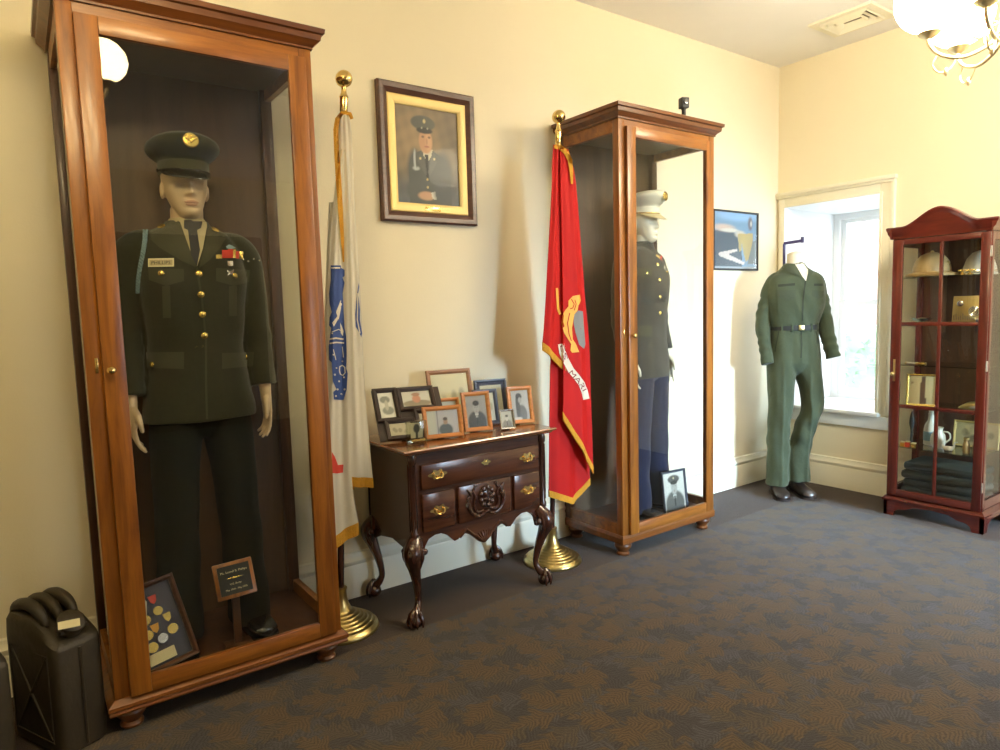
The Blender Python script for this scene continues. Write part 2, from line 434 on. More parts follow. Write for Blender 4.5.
# ------------------------------------------------------------------ painted pictures (printed colour on a real flat sheet)
def sst(a, b, x):
    t = min(1, max(0, (x-a)/(b-a))) if a != b else (1. if x > a else 0.); return t*t*(3-2*t)
def in_ell(x, y, cx, cy, rx, ry, soft=.15):
    d = math.sqrt(((x-cx)/rx)**2+((y-cy)/ry)**2); return 1-sst(1-soft, 1+soft, d)
def in_poly(x, y, pts):
    c = False; j = len(pts)-1
    for i in range(len(pts)):
        xi, yi = pts[i]; xj, yj = pts[j]
        if (yi > y) != (yj > y) and x < (xj-xi)*(y-yi)/(yj-yi)+xi: c = not c
        j = i
    return 1. if c else 0.
def picture(name, w, h, fn, parent, T, nx=40, ny=52, mat='print'):
    """sheet in local XZ centred on origin, facing -Y, coloured by fn(u,v)"""
    bm = bmesh.new(); lay = bm.verts.layers.float_color.new('Col')
    vs = [[None]*(nx+1) for _ in range(ny+1)]
    for j in range(ny+1):
        for i in range(nx+1):
            v = bm.verts.new(((i/nx-.5)*w, 0, (j/ny-.5)*h)); c = fn(i/nx, j/ny); v[lay] = (c[0], c[1], c[2], 1); vs[j][i] = v
    for j in range(ny):
        for i in range(nx): bm.faces.new((vs[j][i], vs[j][i+1], vs[j+1][i+1], vs[j+1][i]))
    bm.transform(T); return obj(name, bm, mat, parent, fix=False)
def lerp(a, b, t): return tuple(x+(y-x)*t for x, y in zip(a, b))
def paint(layers, bg):
    def fn(x, y):
        c = bg(x, y) if callable(bg) else bg
        for l in layers:
            if l[0] == 'e': k = in_ell(x, y, *l[1:5], soft=l[6] if len(l) > 6 else .15); col = l[5]
            else: k = in_poly(x, y, l[1]); col = l[2]
            if k: c = lerp(c, col, k)
        return c
    return fn
def soldier(bgc, hat, coat, face, shift=0, sc=1, hatw=.24, extra=()):
    X = lambda x: .5+shift+(x-.5)*sc
    Y = lambda y: .0+y*sc
    l = [('e', X(.5), Y(.18), .40*sc, .30*sc, coat, .12), ('p', [(X(.1), 0), (X(.9), 0), (X(.86), Y(.22)), (X(.66), Y(.36)), (X(.34), Y(.36)), (X(.14), Y(.22))], coat),
         ('p', [(X(.42), Y(.40)), (X(.58), Y(.40)), (X(.5), Y(.20))], lerp(face, (.8, .8, .75), .5)), ('p', [(X(.475), Y(.36)), (X(.525), Y(.36)), (X(.52), Y(.12)), (X(.48), Y(.12))], lerp(coat, (0, 0, 0), .7)),
         ('e', X(.5), Y(.56), .135*sc, .17*sc, face), ('e', X(.45), Y(.585), .02*sc, .012*sc, lerp(face, (0, 0, 0), .6)), ('e', X(.55), Y(.585), .02*sc, .012*sc, lerp(face, (0, 0, 0), .6)),
         ('e', X(.5), Y(.47), .04*sc, .010*sc, lerp(face, (.2, 0, 0), .5)), ('e', X(.505), Y(.53), .012*sc, .03*sc, lerp(face, (0, 0, 0), .2))]
    if hat: l += [('e', X(.5), Y(.74), hatw*sc, .09*sc, hat), ('e', X(.5), Y(.66), .15*sc, .045*sc, lerp(hat, (0, 0, 0), .6)), ('e', X(.5), Y(.76), .025*sc, .03*sc, lerp(hat, (.9, .8, .5), .6))]
    else: l += [('e', X(.5), Y(.70), .14*sc, .08*sc, lerp(coat, (0, 0, 0), .5))]
    return paint(l+list(extra), bgc)
GR = lambda g: (g, g*.98, g*.93)

# ------------------------------------------------------------------ the room
W, D, H = 4.952, 3.074, 3.209
X0, Y0 = -2.6, -4.2
T = .6
struct('floor', B(X0-.2, W+.65, Y0-.2, D+.2, -.1, 0), 'border')
struct('ceiling', B(X0-.2, W+.65, Y0-.2, D+.2, H, H+.1), 'ceil')
struct('wall_left', B(X0-.2, W+.65, D, D+.2, 0, H), 'wall')
struct('wall_rear', B(X0-.2, X0, Y0, D, 0, H), 'wall')
# right wall with window opening
wy0, wy1, wz0, wz1 = 2.29, 3.005, .60, 2.135
bm = bm_()
for a in ((wy1, D, 0, H), (Y0, wy0, 0, H), (wy0, wy1, 0, wz0), (wy0, wy1, wz1, H)): box(bm, W, W+.62, *a)
struct('wall_right', bm, 'wall')
# near wall with second window and a double door behind the camera
nx0, nx1, nz0, nz1 = 3.25, 4.65, .55, 2.55
bm = bm_()
for a in ((X0, nx0, 0, H), (nx1, W, 0, H), (nx0, nx1, 0, nz0), (nx0, nx1, nz1, H)): box(bm, a[0], a[1], Y0-.2, Y0, a[2], a[3])
struct('wall_near', bm, 'wall')
d1 = struct('door_1', B(1.0, 2.75, Y0, Y0+.05, 0, 2.46, bev=.006), 'wodark')
bm = bm_()
for x in (1.08, 1.92):
    for z0, z1 in ((.2, 1.0), (1.12, 2.32)): box(bm, x, x+.75, Y0+.045, Y0+.07, z0, z1, bev=.012)
objs('door_panel', bm, 'wodark', d1)
bm = bm_(); sphere(bm, (1.84, Y0+.11, 1.05), .03); sphere(bm, (1.92, Y0+.11, 1.05), .03); box(bm, 1.835, 1.845, Y0+.05, Y0+.1, 1.045, 1.055); box(bm, 1.915, 1.925, Y0+.05, Y0+.1, 1.045, 1.055)
objs('door_knob', bm, 'brass', d1)
# baseboards
BP = [(0, 0), (.022, 0), (.022, .15), (.016, .165), (.024, .178), (.024, .188), (.012, .205), (.010, .222), (0, .228)]
bm = bm_(); prism(bm, [(D-o, z) for o, z in BP], 0, X0, W-.001); struct('baseboard_left', bm, 'trimw')
bm = bm_()
prism(bm, [(W-o, z) for o, z in BP], 1, Y0, D-.001)
struct('baseboard_right', bm, 'trimw')
# carpet field with cut corner
cz = .0016
bm = bm_()
poly = [(X0+.5, Y0+.5), (4.44, Y0+.5), (4.47, 2.42), (4.40, 2.55), (4.27, 2.59), (X0+.5, 2.54)]
prism(bm, poly, 2, 0.0005, cz)
tag(obj('carpet', bm, 'carpet', ang=20), 'large slate and brown leaf-patterned carpet filling the room inside a plain brown border', 'carpet')

# window 1: casing, recess lining, sill, sashes
w1 = struct('window_1', bm_(), 'trimw')
bm = bm_()
cw_ = .085
def casing(bm, y0, y1, z0, z1):
    box(bm, W-.022, W+.002, y0, y1, z0, z1, bev=.004)
casing(bm, wy0-cw_, wy0, wz0-.01, wz1+.09); casing(bm, wy1, wy1+.05, wz0-.01, wz1+.09); casing(bm, wy0, wy1, wz1, wz1+.09)
box(bm, W-.045, W, wy0-cw_-.02, D-.004, wz1+.085, wz1+.115, bev=.006)
box(bm, W-.034, W, wy0-cw_-.01, D-.004, wz1+.068, wz1+.088, bev=.004)
box(bm, W-.030, W, wy0-cw_-.012, wy0-cw_+.016, wz0-.01, wz1+.09, bev=.004)
box(bm, W-.030, W, wy0-.018, wy0+.001, wz0-.01, wz1+.012, bev=.003); box(bm, W-.030, W, wy0, wy1, wz1-.001, wz1+.016, bev=.003)
obj('window_casing', bm, 'trimw', w1)
bm = bm_(); xe = 5.52; ys0, ys1 = wy0+.06, 2.925
for q in (((wy1, ys1), 1), ((wy0, ys0), -1)):
    (a, b_), s = q
    prism(bm, [(W-.02, a), (xe, b_), (xe, b_+s*.03), (W-.02, a+s*.0005)], 2, wz0, wz1)
prism(bm, [(W-.02, wz1-.001), (xe, 2.105), (xe, 2.135), (W-.02, wz1)], 1, wy0, wy1)
obj('recess_lining', bm, 'white', w1)
bm = bm_(); box(bm, W-.055, xe, wy0-.03, wy1+.03, wz0-.028, wz0+.002, bev=.008); box(bm, W-.02, W, wy0-cw_, wy1+.05, wz0-.12, wz0-.028, bev=.004)
obj('window_sill', bm, 'white', w1)
bm = bm_()
fy0, fy1 = ys0, ys1
box(bm, xe, xe+.06, fy1-.05, fy1+.08, wz0, 2.135); box(bm, xe, xe+.06, fy0-.03, fy0+.05, wz0, 2.135); box(bm, xe+.001, xe+.059, fy0+.05, fy1-.05, 2.06, 2.134); box(bm, xe+.001, xe+.059, fy0+.05, fy1-.05, wz0-.02, .625)
obj('window_frame', bm, 'white', w1)
for nm, z0, z1, xx, br in (('lower_sash', .62, 1.395, xe+.012, .06), ('upper_sash', 1.365, 2.065, xe+.03, .04)):
    bm = bm_(); a, b_ = fy0+.045, fy1-.045
    box(bm, xx, xx+.03, a, a+.045, z0, z1, bev=.004); box(bm, xx, xx+.03, b_-.045, b_, z0, z1, bev=.004)
    box(bm, xx+.001, xx+.029, a+.044, b_-.044, z0+.001, z0+br); box(bm, xx+.001, xx+.029, a+.044, b_-.044, z1-.035, z1-.001)
    s = obj(nm, bm, 'white', w1)
    obj('pane', B(xx+.012, xx+.016, a+.02, b_-.02, z0+.02, z1-.02), 'glassw', s)
# window 2 behind the camera
w2 = struct('window_2', bm_(), 'white')
bm = bm_()
for a in ((nx0, nx0+.06, nz0, nz1), (nx1-.06, nx1, nz0, nz1), (nx0, nx1, nz1-.06, nz1), (nx0, nx1, nz0, nz0+.06)): box(bm, a[0], a[1], Y0-.12, Y0-.06, a[2], a[3])
obj('window_frame', bm, 'white', w2)
obj('pane', B(nx0+.05, nx1-.05, Y0-.1, Y0-.095, nz0+.05, nz1-.05), 'glassw', w2)
# outside
tag(obj('garden_brick_wall', B(8.6, 8.8, 1, 12, -.3, 4), 'brick'), 'sunlit red brick wall seen through the upper window sash', 'wall')
tag(obj('garden_paving', B(W+.7, 8.6, 1, 12, -.4, -.3), 'white'), 'bleached pale paving seen through the bottom of the window', 'paving')
bm = bm_()
for i in range(3500):
    p = Vector((random.uniform(7.3, 8.0), random.uniform(2.2, 7), random.uniform(-.2, 1.15)+.05*math.sin(i)))
    a = Vector((random.uniform(-1, 1), random.uniform(-1, 1), random.uniform(-1, 1))).normalized()*.05; b_ = a.orthogonal().normalized()*.025
    bm.faces.new([bm.verts.new(p+q) for q in (-a, b_, a, -b_)])
box(bm, 7.6, 7.95, 2.2, 7, -.3, 1.12)
tag(obj('garden_hedge', bm, 'leaf', fix=False), 'clipped green hedge outside the window below the brick wall', 'hedge')

# ceiling vent
v = thing('ceiling_vent', 'square white ceiling air vent with nested louvres', 'vent', (4.535, 2.31, H))
bm = bm_()
def sq_ring(bm, hx, hy, w, z0, z1, zi=None):
    zi = z0 if zi is None else zi
    def rr(a, b, z): return [Vector((-a, -b, z)), Vector((a, -b, z)), Vector((a, b, z)), Vector((-a, b, z))]
    rs = [rr(hx, hy, z1), rr(hx, hy, z0), rr(hx-w, hy-w, zi), rr(hx-w, hy-w, zi+(z1-z0)*.5)]
    loft(bm, rs, cap=False); vr = None
sq_ring(bm, .17, .2, .045, -.014, -.0005); obj('vent_frame', bm, 'trimw', v)
for k in range(3):
    bm = bm_(); sq_ring(bm, .118-.034*k, .148-.034*k, .020, -.026, -.008, -.006); obj('louvre', bm, 'trimw', v)
obj('vent_gap_shade', B(-.13, .13, -.16, .16, -.003, -.0008), plain('vent_shadow_grey', (.30, .25, .18), .8), v)  # dark sheet standing in for the shade between the louvres

# ------------------------------------------------------------------ tall display cabinets
BUN = [(.028, 0), (.036, .004), (.038, .012), (.030, .022), (.034, .030), (.046, .045), (.050, .058), (.046, .068), (.036, .074), (.040, .080)]
def cabinet(label, loc, wd, dp, knob_dx, two_tier):
    t = thing('display_cabinet', label, 'cabinet', loc, 0, 'tall glass uniform display cabinets')
    h = 2.467; st = .047
    for x in (.05, wd-.05):
        for y in (.05, dp-.05): obj('foot', lathe(bm_(), BUN, x, y, 28), 'wocor', t)
    bm = bm_()
    pr = [(0, .078), (.018, .078), (.020, .084), (.016, .092), (.022, .098), (.022, .110), (.014, .116), (.004, .124), (0, .126)] if two_tier else [(0, .078), (.004, .078), (.006, .110), (.002, .122), (0, .126)]
    sweep_rect(bm, pr, 0, wd, 0, dp); obj('base_moulding', bm, 'wobm', t, ang=20)
    bm = bm_()
    pr = [(0, 2.395), (.006, 2.395), (.006, 2.402), (.012, 2.410), (.030, 2.424), (.032, 2.438), (.032, 2.444), (.042, 2.447), (.044, 2.463), (.038, 2.467), (0, 2.467)]
    sweep_rect(bm, pr, 0, wd, 0, dp); obj('cornice', bm, 'wocor', t, ang=20)
    bm = bm_()
    for x in (0, wd-st):
        box(bm, x, x+st, 0, .045, .126, 2.395, bev=.003)
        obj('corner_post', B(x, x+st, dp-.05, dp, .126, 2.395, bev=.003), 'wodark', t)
    objs('corner_post', bm, 'wo', t)
    bm = bm_(); box(bm, st, wd-st, .003, .03, 2.36, 2.395); 
    for x in (.004, wd-.03): box(bm, x, x+.026, .045, dp-.05, 2.33, 2.395); box(bm, x, x+.026, .045, dp-.05, .126, .19)
    objs('side_rail', bm, 'wox', t)
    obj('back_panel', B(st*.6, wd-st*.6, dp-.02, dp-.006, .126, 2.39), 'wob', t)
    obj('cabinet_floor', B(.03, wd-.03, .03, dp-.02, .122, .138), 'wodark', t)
    obj('cabinet_roof', B(.03, wd-.03, .03, dp-.02, 2.375, 2.39), 'wob', t)
    for x in (.014, wd-.018): obj('side_glass', B(x, x+.004, .046, dp-.051, .191, 2.329), 'glass', t)
    a, b_ = .046, wd-.028; z0, z1 = .129, 2.357
    bm = bm_()
    box(bm, a, a+.066, -.020, .002, z0, z1, bev=.003); box(bm, b_-.066, b_, -.020, .002, z0, z1, bev=.003)
    d = obj('door', bm, 'wo', t)
    bm = bm_(); box(bm, a+.066, b_-.066, -.0195, .002, z0, z0+.058, bev=.002); box(bm, a+.066, b_-.066, -.0195, .002, z1-.056, z1, bev=.002)
    objs('door_rail', bm, 'wox', d)
    obj('door_glass', B(a+.064, b_-.064, -.010, -.006, z0+.056, z1-.054), 'glass', d)
    bm = bm_(); tt = bmesh.new(); lathe(tt, [(.005, 0), (.005, .012), (.011, .016), (.014, .023), (.010, .031), (0, .034)], n=20)
    tt.transform(Matrix.Translation((a+.022, -.02, 1.245)) @ Matrix.Rotation(R_(90), 4, 'X')); merge(bm, tt); obj('knob', bm, 'brass', d)
    obj('lock_plate', B(.026, .036, -.002, .002, 1.235, 1.285, bev=.001), 'brass', t)
    return t
CY1, CY2 = 2.526, 2.57
CW_ = .807
cabinet('tall cherry display cabinet holding the dark green army uniform mannequin, at far left', (.174, CY1, 0), CW_, .535, 0, True)
cabinet('tall cherry display cabinet holding the white-capped dress blue uniform, beside the red flag', (2.658, CY2, 0), CW_, .49, 0, False)

# ------------------------------------------------------------------ figures
def head_bm(zc, hh=.245, neckz=None, turn=0, earless=False):
    """zc = chin height; faces -y"""
    NR, NS = 54, 72
    WT = [(0, .024), (.04, .035), (.1, .045), (.2, .055), (.35, .067), (.5, .076), (.65, .079), (.8, .075), (.9, .060), (.97, .034), (1, .004)]
    FT = [(0, -.070), (.04, -.086), (.1, -.092), (.2, -.094), (.35, -.092), (.5, -.088), (.6, -.094), (.75, -.090), (.88, -.070), (.96, -.035), (1, -.005)]
    BT = [(0, -.005), (.04, .010), (.1, .025), (.2, .045), (.35, .075), (.5, .096), (.65, .104), (.8, .098), (.9, .078), (.97, .045), (1, .008)]
    def ip(T_, t):
        for (a, x), (b, y) in zip(T_, T_[1:]):
            if t <= b: k = (t-a)/(b-a); return x+(y-x)*k
        return T_[-1][1]
    rings = []
    for i in range(NR+1):
        t = i/NR; w, f, b = ip(WT, t), ip(FT, t), ip(BT, t)
        r = ring(0, (f+b)/2, zc+t*hh, w, (b-f)/2, NS, 2.25)
        for p in r:
            fr = max(0, -(p.y-(f+b)/2)/((b-f)/2)) if b > f else 0
            if fr <= 0: continue
            G = lambda cx, ct, sx, st: math.exp(-((abs(p.x)-cx)/sx)**2-((t-ct)/st)**2)
            G0 = lambda ct, sx, st: math.exp(-(p.x/sx)**2-((t-ct)/st)**2)
            dy = 0
            ns = sst(.30, .355, t)*(1-sst(.50, .60, t)); tip = max(0, 1-max(0, (t-.36))/.2)
            dy -= ns*(.008+.020*tip)*math.exp(-(p.x/(.009+.005*tip))**2)
            dy -= .006*G(.013, .355, .007, .03)
            dy += .014*G(.031, .50, .017, .045)
            dy -= .006*G(.031, .495, .010, .018)
            dy -= .006*G(.030, .58, .024, .03)
            dy -= .0065*G0(.235, .024, .018)+.007*G0(.19, .021, .020)
            dy += .006*G0(.213, .026, .007)+.004*G0(.155, .022, .02)
            dy -= .008*G0(.08, .022, .05)
            dy -= .004*G(.048, .38, .02, .06)
            p.y += dy*min(1, fr*2)
        rings.append(r)
    bm = bm_(); loft(bm, rings)
    if not earless:
        for s in (-1, 1):
            e = bmesh.new(); sphere(e, (0, 0, 0), (.008, .019, .032), 16, 10)
            e.transform(Matrix.Translation((s*.078, .012, zc+hh*.44)) @ Matrix.Rotation(s*.25, 4, 'Z') @ Matrix.Rotation(.15, 4, 'X')); merge(bm, e)
    if turn: rot(bm, Matrix.Rotation(turn, 4, 'Z'))
    return bm
def hand_bm(side, wrist, curl=.35, pitch=0):
    """relaxed hand hanging down; side +1 = figure's left (+x); palm faces the thigh"""
    bm = bm_()
    # local: x = thickness (palm toward -side), y = width (thumb at -y), z down
    tube(bm, [(0, 0, .02), (0, 0, -.01), (0, -.002, -.04), (0, -.002, -.075), (0, 0, -.098)], [(.022, .026), (.021, .028), (.017, .038), (.015, .042), (.011, .036)], 18, up=(1, 0, 0))
    L_ = [.072, .080, .074, .058]
    for k in range(4):
        y = -.030+k*.0205; l = L_[k]; c = curl*(1+.18*k)
        pts = []; p = Vector((0, y, -.085)); a = 0.05+.02*k
        seg = [.014, l*.45, l*.32, l*.26]; r = [.0095, .0092, .0085, .0078, .0058]
        pts.append(p.copy())
        for i, s_ in enumerate(seg):
            p = p+Vector((-side*math.sin(a)*s_, (k-1.5)*.0014*i, -math.cos(a)*s_)); pts.append(p.copy()); a += c*(.7 if i else .3)
        tube(bm, pts, r, 10)
        sphere(bm, pts[-1], .0062, 8, 6)
    p0 = Vector((-side*.006, -.022, -.018))
    pts = [p0, p0+Vector((-side*.008, -.024, -.024)), p0+Vector((-side*.012, -.034, -.052)), p0+Vector((-side*.016, -.034, -.078))]
    tube(bm, pts, [.014, .0125, .0105, .0075], 10); sphere(bm, pts[-1], .0078, 8, 6)
    for v_ in bm.verts: v_.co = Matrix.Rotation(pitch, 3, 'X') @ v_.co + Vector(wrist)
    return bm
def body_loft(rows, n=48):
    """rows: (z, cx, cy, hx, hy, e)"""
    bm = bm_(); rows = spl(rows, 4); loft(bm, [ring(r[1], r[2], r[0], r[3], r[4], n, r[5]) for r in rows]); return bm
def shoe_bm(x, y, rz, L_=.29, w=.052, heel=.028):
    bm = bm_(); rows = []
    prof = [(-.5, .026, .060), (-.46, .036, .078), (-.3, .039, .085), (-.1, .038, .080), (.1, .044, .062), (.3, .049, .050), (.44, .042, .042), (.5, .022, .030), (.515, .004, .018)]
    for s_, hw, hh in prof:
        hw *= w/.05
        r = [Vector((hw*math.copysign(abs(math.cos(a))**.8, math.cos(a)), -s_*L_, .012+max(0, (hh*.5)+(hh*.5)*math.copysign(abs(math.sin(a))**.8, math.sin(a))))) for a in [2*PI*i/20 for i in range(20)]]
        rows.append(r)
    loft(bm, rows)
    outl = [(hw*w/.05*1.08, s_) for s_, hw, hh in prof]
    poly = [(a, -b*L_) for a, b in outl]+[(-a, -b*L_) for a, b in reversed(outl)]
    prism(bm, poly, 2, 0, .014); prism(bm, [(.036, .1), (-.036, .1), (-.036, .15), (.036, .15)], 2, 0, .02)
    tube(bm, [(0, .085, .05), (0, .088, .10), (0, .09, .13)], [(.045, .038), (.040, .036), (.038, .034)], 20)
    rot(bm, Matrix.Translation((x, y, 0)) @ Matrix.Rotation(rz, 4, 'Z')); return bm
def cap_parts(zc, crown_mat, band_mat, visor_mat, badge_mat, parent, Mt):
    """peaked service cap; zc = lower rim height"""
    bm = bm_()
    rows = [(zc, 0, .004, .084, .105, 2.1), (zc+.045, 0, .002, .086, .107, 2.1), (zc+.058, 0, 0, .100, .122, 2.1), (zc+.080, 0, -.004, .122, .146, 2.1), (zc+.094, 0, -.006, .128, .150, 2.1), (zc+.106, 0, -.006, .120, .142, 2.1), (zc+.122, 0, -.004, .09, .10, 2), (zc+.124, 0, 0, .01, .01, 2)]
    loft(bm, [ring(r[1], r[2], r[0], r[3], r[4], 48, r[5]) for r in spl(rows, 3)])
    for v_ in bm.verts:
        k = (v_.co.z-zc)/.12
        if k > .3: v_.co.z += -v_.co.y*.22*(k-.3)
    bm.transform(Mt); cap = obj('service_cap', bm, crown_mat, parent)
    bm = bm_(); loft(bm, [ring(0, .003, zc+z, .0865+o, .1075+o, 48, 2.1) for z, o in ((.002, 0), (.004, .002), (.040, .002), (.042, 0))]); bm.transform(Mt); obj('cap_band', bm, band_mat, cap)
    bm = bm_(); tp, bt = [], []
    n = 24
    for k in range(4):
        rt, rb = [], []
        for i in range(n+1):
            a = PI+ (PI*i/n); a = PI*1.08+PI*.84*i/n
            o = k/3; sx, sy = math.cos(a), math.sin(a)
            edge = math.sin(PI*i/n)**.6
            px_, py_ = .086*sx, .003+.106*sy
            p = Vector((px_*(1+.10*o*edge), py_-.056*o*edge, zc+.006-.042*o*edge-.010*(sx**2)*0))
            rt.append(p+Vector((0, 0, .002))); rb.append(p-Vector((0, 0, .002)))
        tp.append(rt); bt.append(rb)
    loft(bm, tp, closed=False, cap=False); loft(bm, bt, closed=False, cap=False)
    for A, B_ in ((tp[-1], bt[-1]), (tp[0], bt[0])): loft(bm, [A, B_], closed=False, cap=False)
    bmesh.ops.remove_doubles(bm, verts=bm.verts, dist=1e-5); bm.transform(Mt); obj('visor', bm, visor_mat, cap)
    bm = bm_(); tube(bm, [Vector((.089*math.cos(a), .003+.112*math.sin(a), zc+.010-.006*math.sin(-a))) for a in [PI*1.04+PI*.92*i/20 for i in range(21)]], .004, 8); 
    sphere(bm, (.088, 0, zc+.012), .007, 10, 8); sphere(bm, (-.088, 0, zc+.012), .007, 10, 8)
    bm.transform(Mt); obj('chin_strap', bm, 'gold' if badge_mat == 'goldstrap' else visor_mat, cap)
    bm = bm_(); t2 = bmesh.new(); lathe(t2, [(.021, 0), (.022, .002), (.019, .005), (0, .007)], n=24)
    for sx in (-1, 1):
        w_ = bmesh.new(); sphere(w_, (0, 0, 0), (.012, .005, .003), 10, 6); w_.transform(Matrix.Translation((sx*.009, .004, .006)) @ Matrix.Rotation(sx*.6, 4, 'Z')); merge(t2, w_)
    sphere(t2, (0, .012, .007), .004, 8, 6); sphere(t2, (0, -.002, .007), (.005, .008, .003), 8, 6)
    t2.transform(Matrix.Translation((0, -.152, zc+.098)) @ Matrix.Rotation(R_(86), 4, 'X') @ Matrix.Scale(1.25, 4)); merge(bm, t2)
    bm.transform(Mt); obj('cap_badge', bm, 'gold', cap)
    return cap

def lift(bm, dz=.048):
    for v_ in bm.verts: v_.co.z += dz*sst(1.15, 1.48, v_.co.z)
    return bm
def uniformed(label, loc, rz, cloth, trouser, k):
    t = thing('uniformed_mannequin', label, 'mannequin', loc, rz, 'uniformed mannequins inside the display cabinets')
    Mx = WM[t.name]
    # body
    bm = head_bm(1.638)
    tube(bm, [(0, .012, 1.45), (0, .010, 1.55), (0, .002, 1.62), (0, -.004, 1.68)], [(.080, .10), (.060, .062), (.056, .058), (.056, .058)], 28, up=(0, 1, 0))
    merge(bm, body_loft([(1.0, 0, 0, .13, .09, 2), (1.2, 0, 0, .13, .10, 2.2), (1.4, 0, 0, .16, .11, 2.2), (1.50, 0, .01, .14, .09, 2), (1.56, 0, .01, .06, .06, 2)]))
    arms = {}
    for s in (-1, 1):
        wr = (s*.243, -.035, .955)
        stube(bm, [(s*.15, .01, 1.47, .05), (s*.205, .01, 1.38, .046), (s*.235, .012, 1.2, .038), (s*.245, -.010, 1.08, .032), (s*.243, -.032, .98, .024), wr+(.022,)])
        merge(bm, hand_bm(s, wr, .32, -.12))
    bm = remesh(bm, .0042, 2); body = obj('body', bm, 'skinp' if k else 'skin', t, ang=180)
    # jacket
    hem = .880 if not k else .84
    bm = body_loft([(hem, 0, 0, .205, .135, 2.3), (hem+.05, 0, 0, .203, .135, 2.3), (1.0, 0, 0, .190, .130, 2.3), (1.13, 0, 0, .172, .122, 2.3), (1.25, 0, -.002, .180, .128, 2.4), (1.36, 0, -.004, .195, .138, 2.5), (1.44, 0, 0, .190, .125, 2.5), (1.495, 0, .006, .182, .100, 2.4), (1.54, 0, .010, .142, .084, 2.3), (1.568, 0, .012, .088, .074, 2), (1.588, 0, .012, .076, .070, 2)])
    for s in (-1, 1):
        stube(bm, [(s*.11, .01, 1.500, .050), (s*.176, .01, 1.484, .062), (s*.212, .012, 1.42, .063), (s*.222, .014, 1.30, .062), (s*.234, .012, 1.17, .058), (s*.238, -.008, 1.07, .053), (s*.240, -.026, .99, .049)], 5, 24)
    bm = lift(remesh(bm, .0055, 4))
    for v_ in bm.verts:   # soft wool creases at elbow and waist
        p = v_.co; a = abs(p.x)
        if a > .19 and p.z < 1.45: v_.co += v_.normal*(.0025*math.sin(p.z*70+p.y*30)*math.exp(-((p.z-1.18)/.09)**2))
        v_.co += v_.normal*.0015*math.sin(p.z*38+p.x*25)
    bv = bvh_of(bm, Mx); jacket = obj('jacket', bm, cloth, t, ang=180)
    # trousers
    bm = bm_()
    for s in (-1, 1):
        sx = .13
        rows = [(1.0, s*.075, 0, .085, .10, 2.1), (.86, s*.09, 0, .095, .115, 2.1), (.70, s*.105, -.005, .085, .105, 2.1), (.48, s*.115, -.01, .078, .090, 2.1), (.25, s*.125, -.005, .078, .095, 2.1), (.06, s*.13, -.01, .080, .105, 2.1), (.035, s*.13, -.012, .080, .108, 2.1)]
        merge(bm, body_loft(rows, 36))
    merge(bm, body_loft([(1.0, 0, 0, .155, .10, 2.2), (.90, 0, 0, .165, .11, 2.2), (.84, 0, 0, .12, .10, 2.2), (.81, 0, 0, .05, .07, 2)], 36))
    bm = remesh(bm, .007, 3)
    for v_ in bm.verts:
        p = v_.co; v_.co += v_.normal*.004*math.sin(p.z*26+p.x*20)*math.exp(-((p.z-.25)/.25)**2)
    bt = bvh_of(bm, Mx); obj('trousers', bm, trouser, t, ang=180)
    for s in (-1, 1): obj('shoe', shoe_bm(s*.135, -.05, s*.12), 'blk', t)
    return t, Mx, bv, bt, body, jacket

# ---- army mannequin
t1, Mx1, bv1, bt1, body1, jk1 = uniformed('mannequin in dark green army dress uniform and peaked cap inside the leftmost cabinet', (.564, 2.80, .138), 0, 'grn', 'grnt', 0)
Mt = Matrix.Translation((0, 0, 0))
cap_parts(1.805, 'grn', 'grnl', 'blk', 'gold', t1, Mt)
obj('lips', B(-.001, .001, -.001, .001, 1.66, 1.661), 'lip', body1) if False else None
TR = [bv1]
def dec(name, mat, polys, trees, parent, off=.002, th=.003, seg=2.6):
    o = None
    for p in polys:
        bm = bm_(); decal(bm, trees, p, off, th, seg)
        if bm.verts: o = obj(name, bm, mat, parent, world=True)
        else: bm.free()
    return o
def pat(name, mat, polys, trees, parent, off=.002, th=.003, seg=5.0):
    bm = bm_()
    for p in polys: decal(bm, trees, p, off, th, seg)
    return obj(name, bm, mat, parent, world=True)
dec('shirt_front', 'shirt', [[(172, 218), (206, 218), (207, 226), (203, 248), (197, 267), (190, 255), (175, 228)]], TR, t1, .002, .003)
dec('necktie', 'tie', [[(184, 220), (203, 220), (201, 228), (197, 230), (200, 250), (197, 266), (191, 255), (188, 230), (184, 228)]], TR, t1, .006, .005)
dec('lapel', 'grnl', [[(172, 217), (180, 222), (190, 250), (198, 268), (182, 261), (160, 248), (151, 240), (162, 238), (150, 226)], [(205, 217), (209, 226), (204, 248), (199, 268), (210, 260), (220, 248), (226, 238), (218, 237), (224, 222)]], TR, jk1, .004, .004)
dec('pocket_flap', 'grnl', [[(148, 268), (184, 269), (184, 281), (166, 286), (149, 280)], [(216, 268), (250, 270), (249, 282), (234, 286), (216, 281)],
    [(146, 352), (184, 352), (184, 369), (147, 368)], [(222, 353), (254, 352), (253, 366), (222, 369)]], TR, jk1, .001, .005)
dec('jacket_placket', 'grnl', [strip([(197, 268), (202, 300), (206, 340), (206, 380), (207, 419)], 2.2)], TR, jk1, .0005, .003)
dec('pocket_pleat', 'grnl', [strip([(166, 286), (167, 318)], 8), strip([(233, 286), (233, 316)], 8)], TR, jk1, .0005, .0025)
dec('shoulder_strap', 'grnl', [strip([(130, 231), (160, 224)], 6), strip([(216, 225), (243, 232)], 6)], TR, jk1, .002, .004)
for (u, v_), r in zip([(199, 273.5), (201, 294.5), (202.5, 314.5), (204.5, 335.5)], [.0125]*4):
    bm = bm_(); stud(bm, TR, u, v_, r); obj('button', bm, 'gold', jk1, world=True)
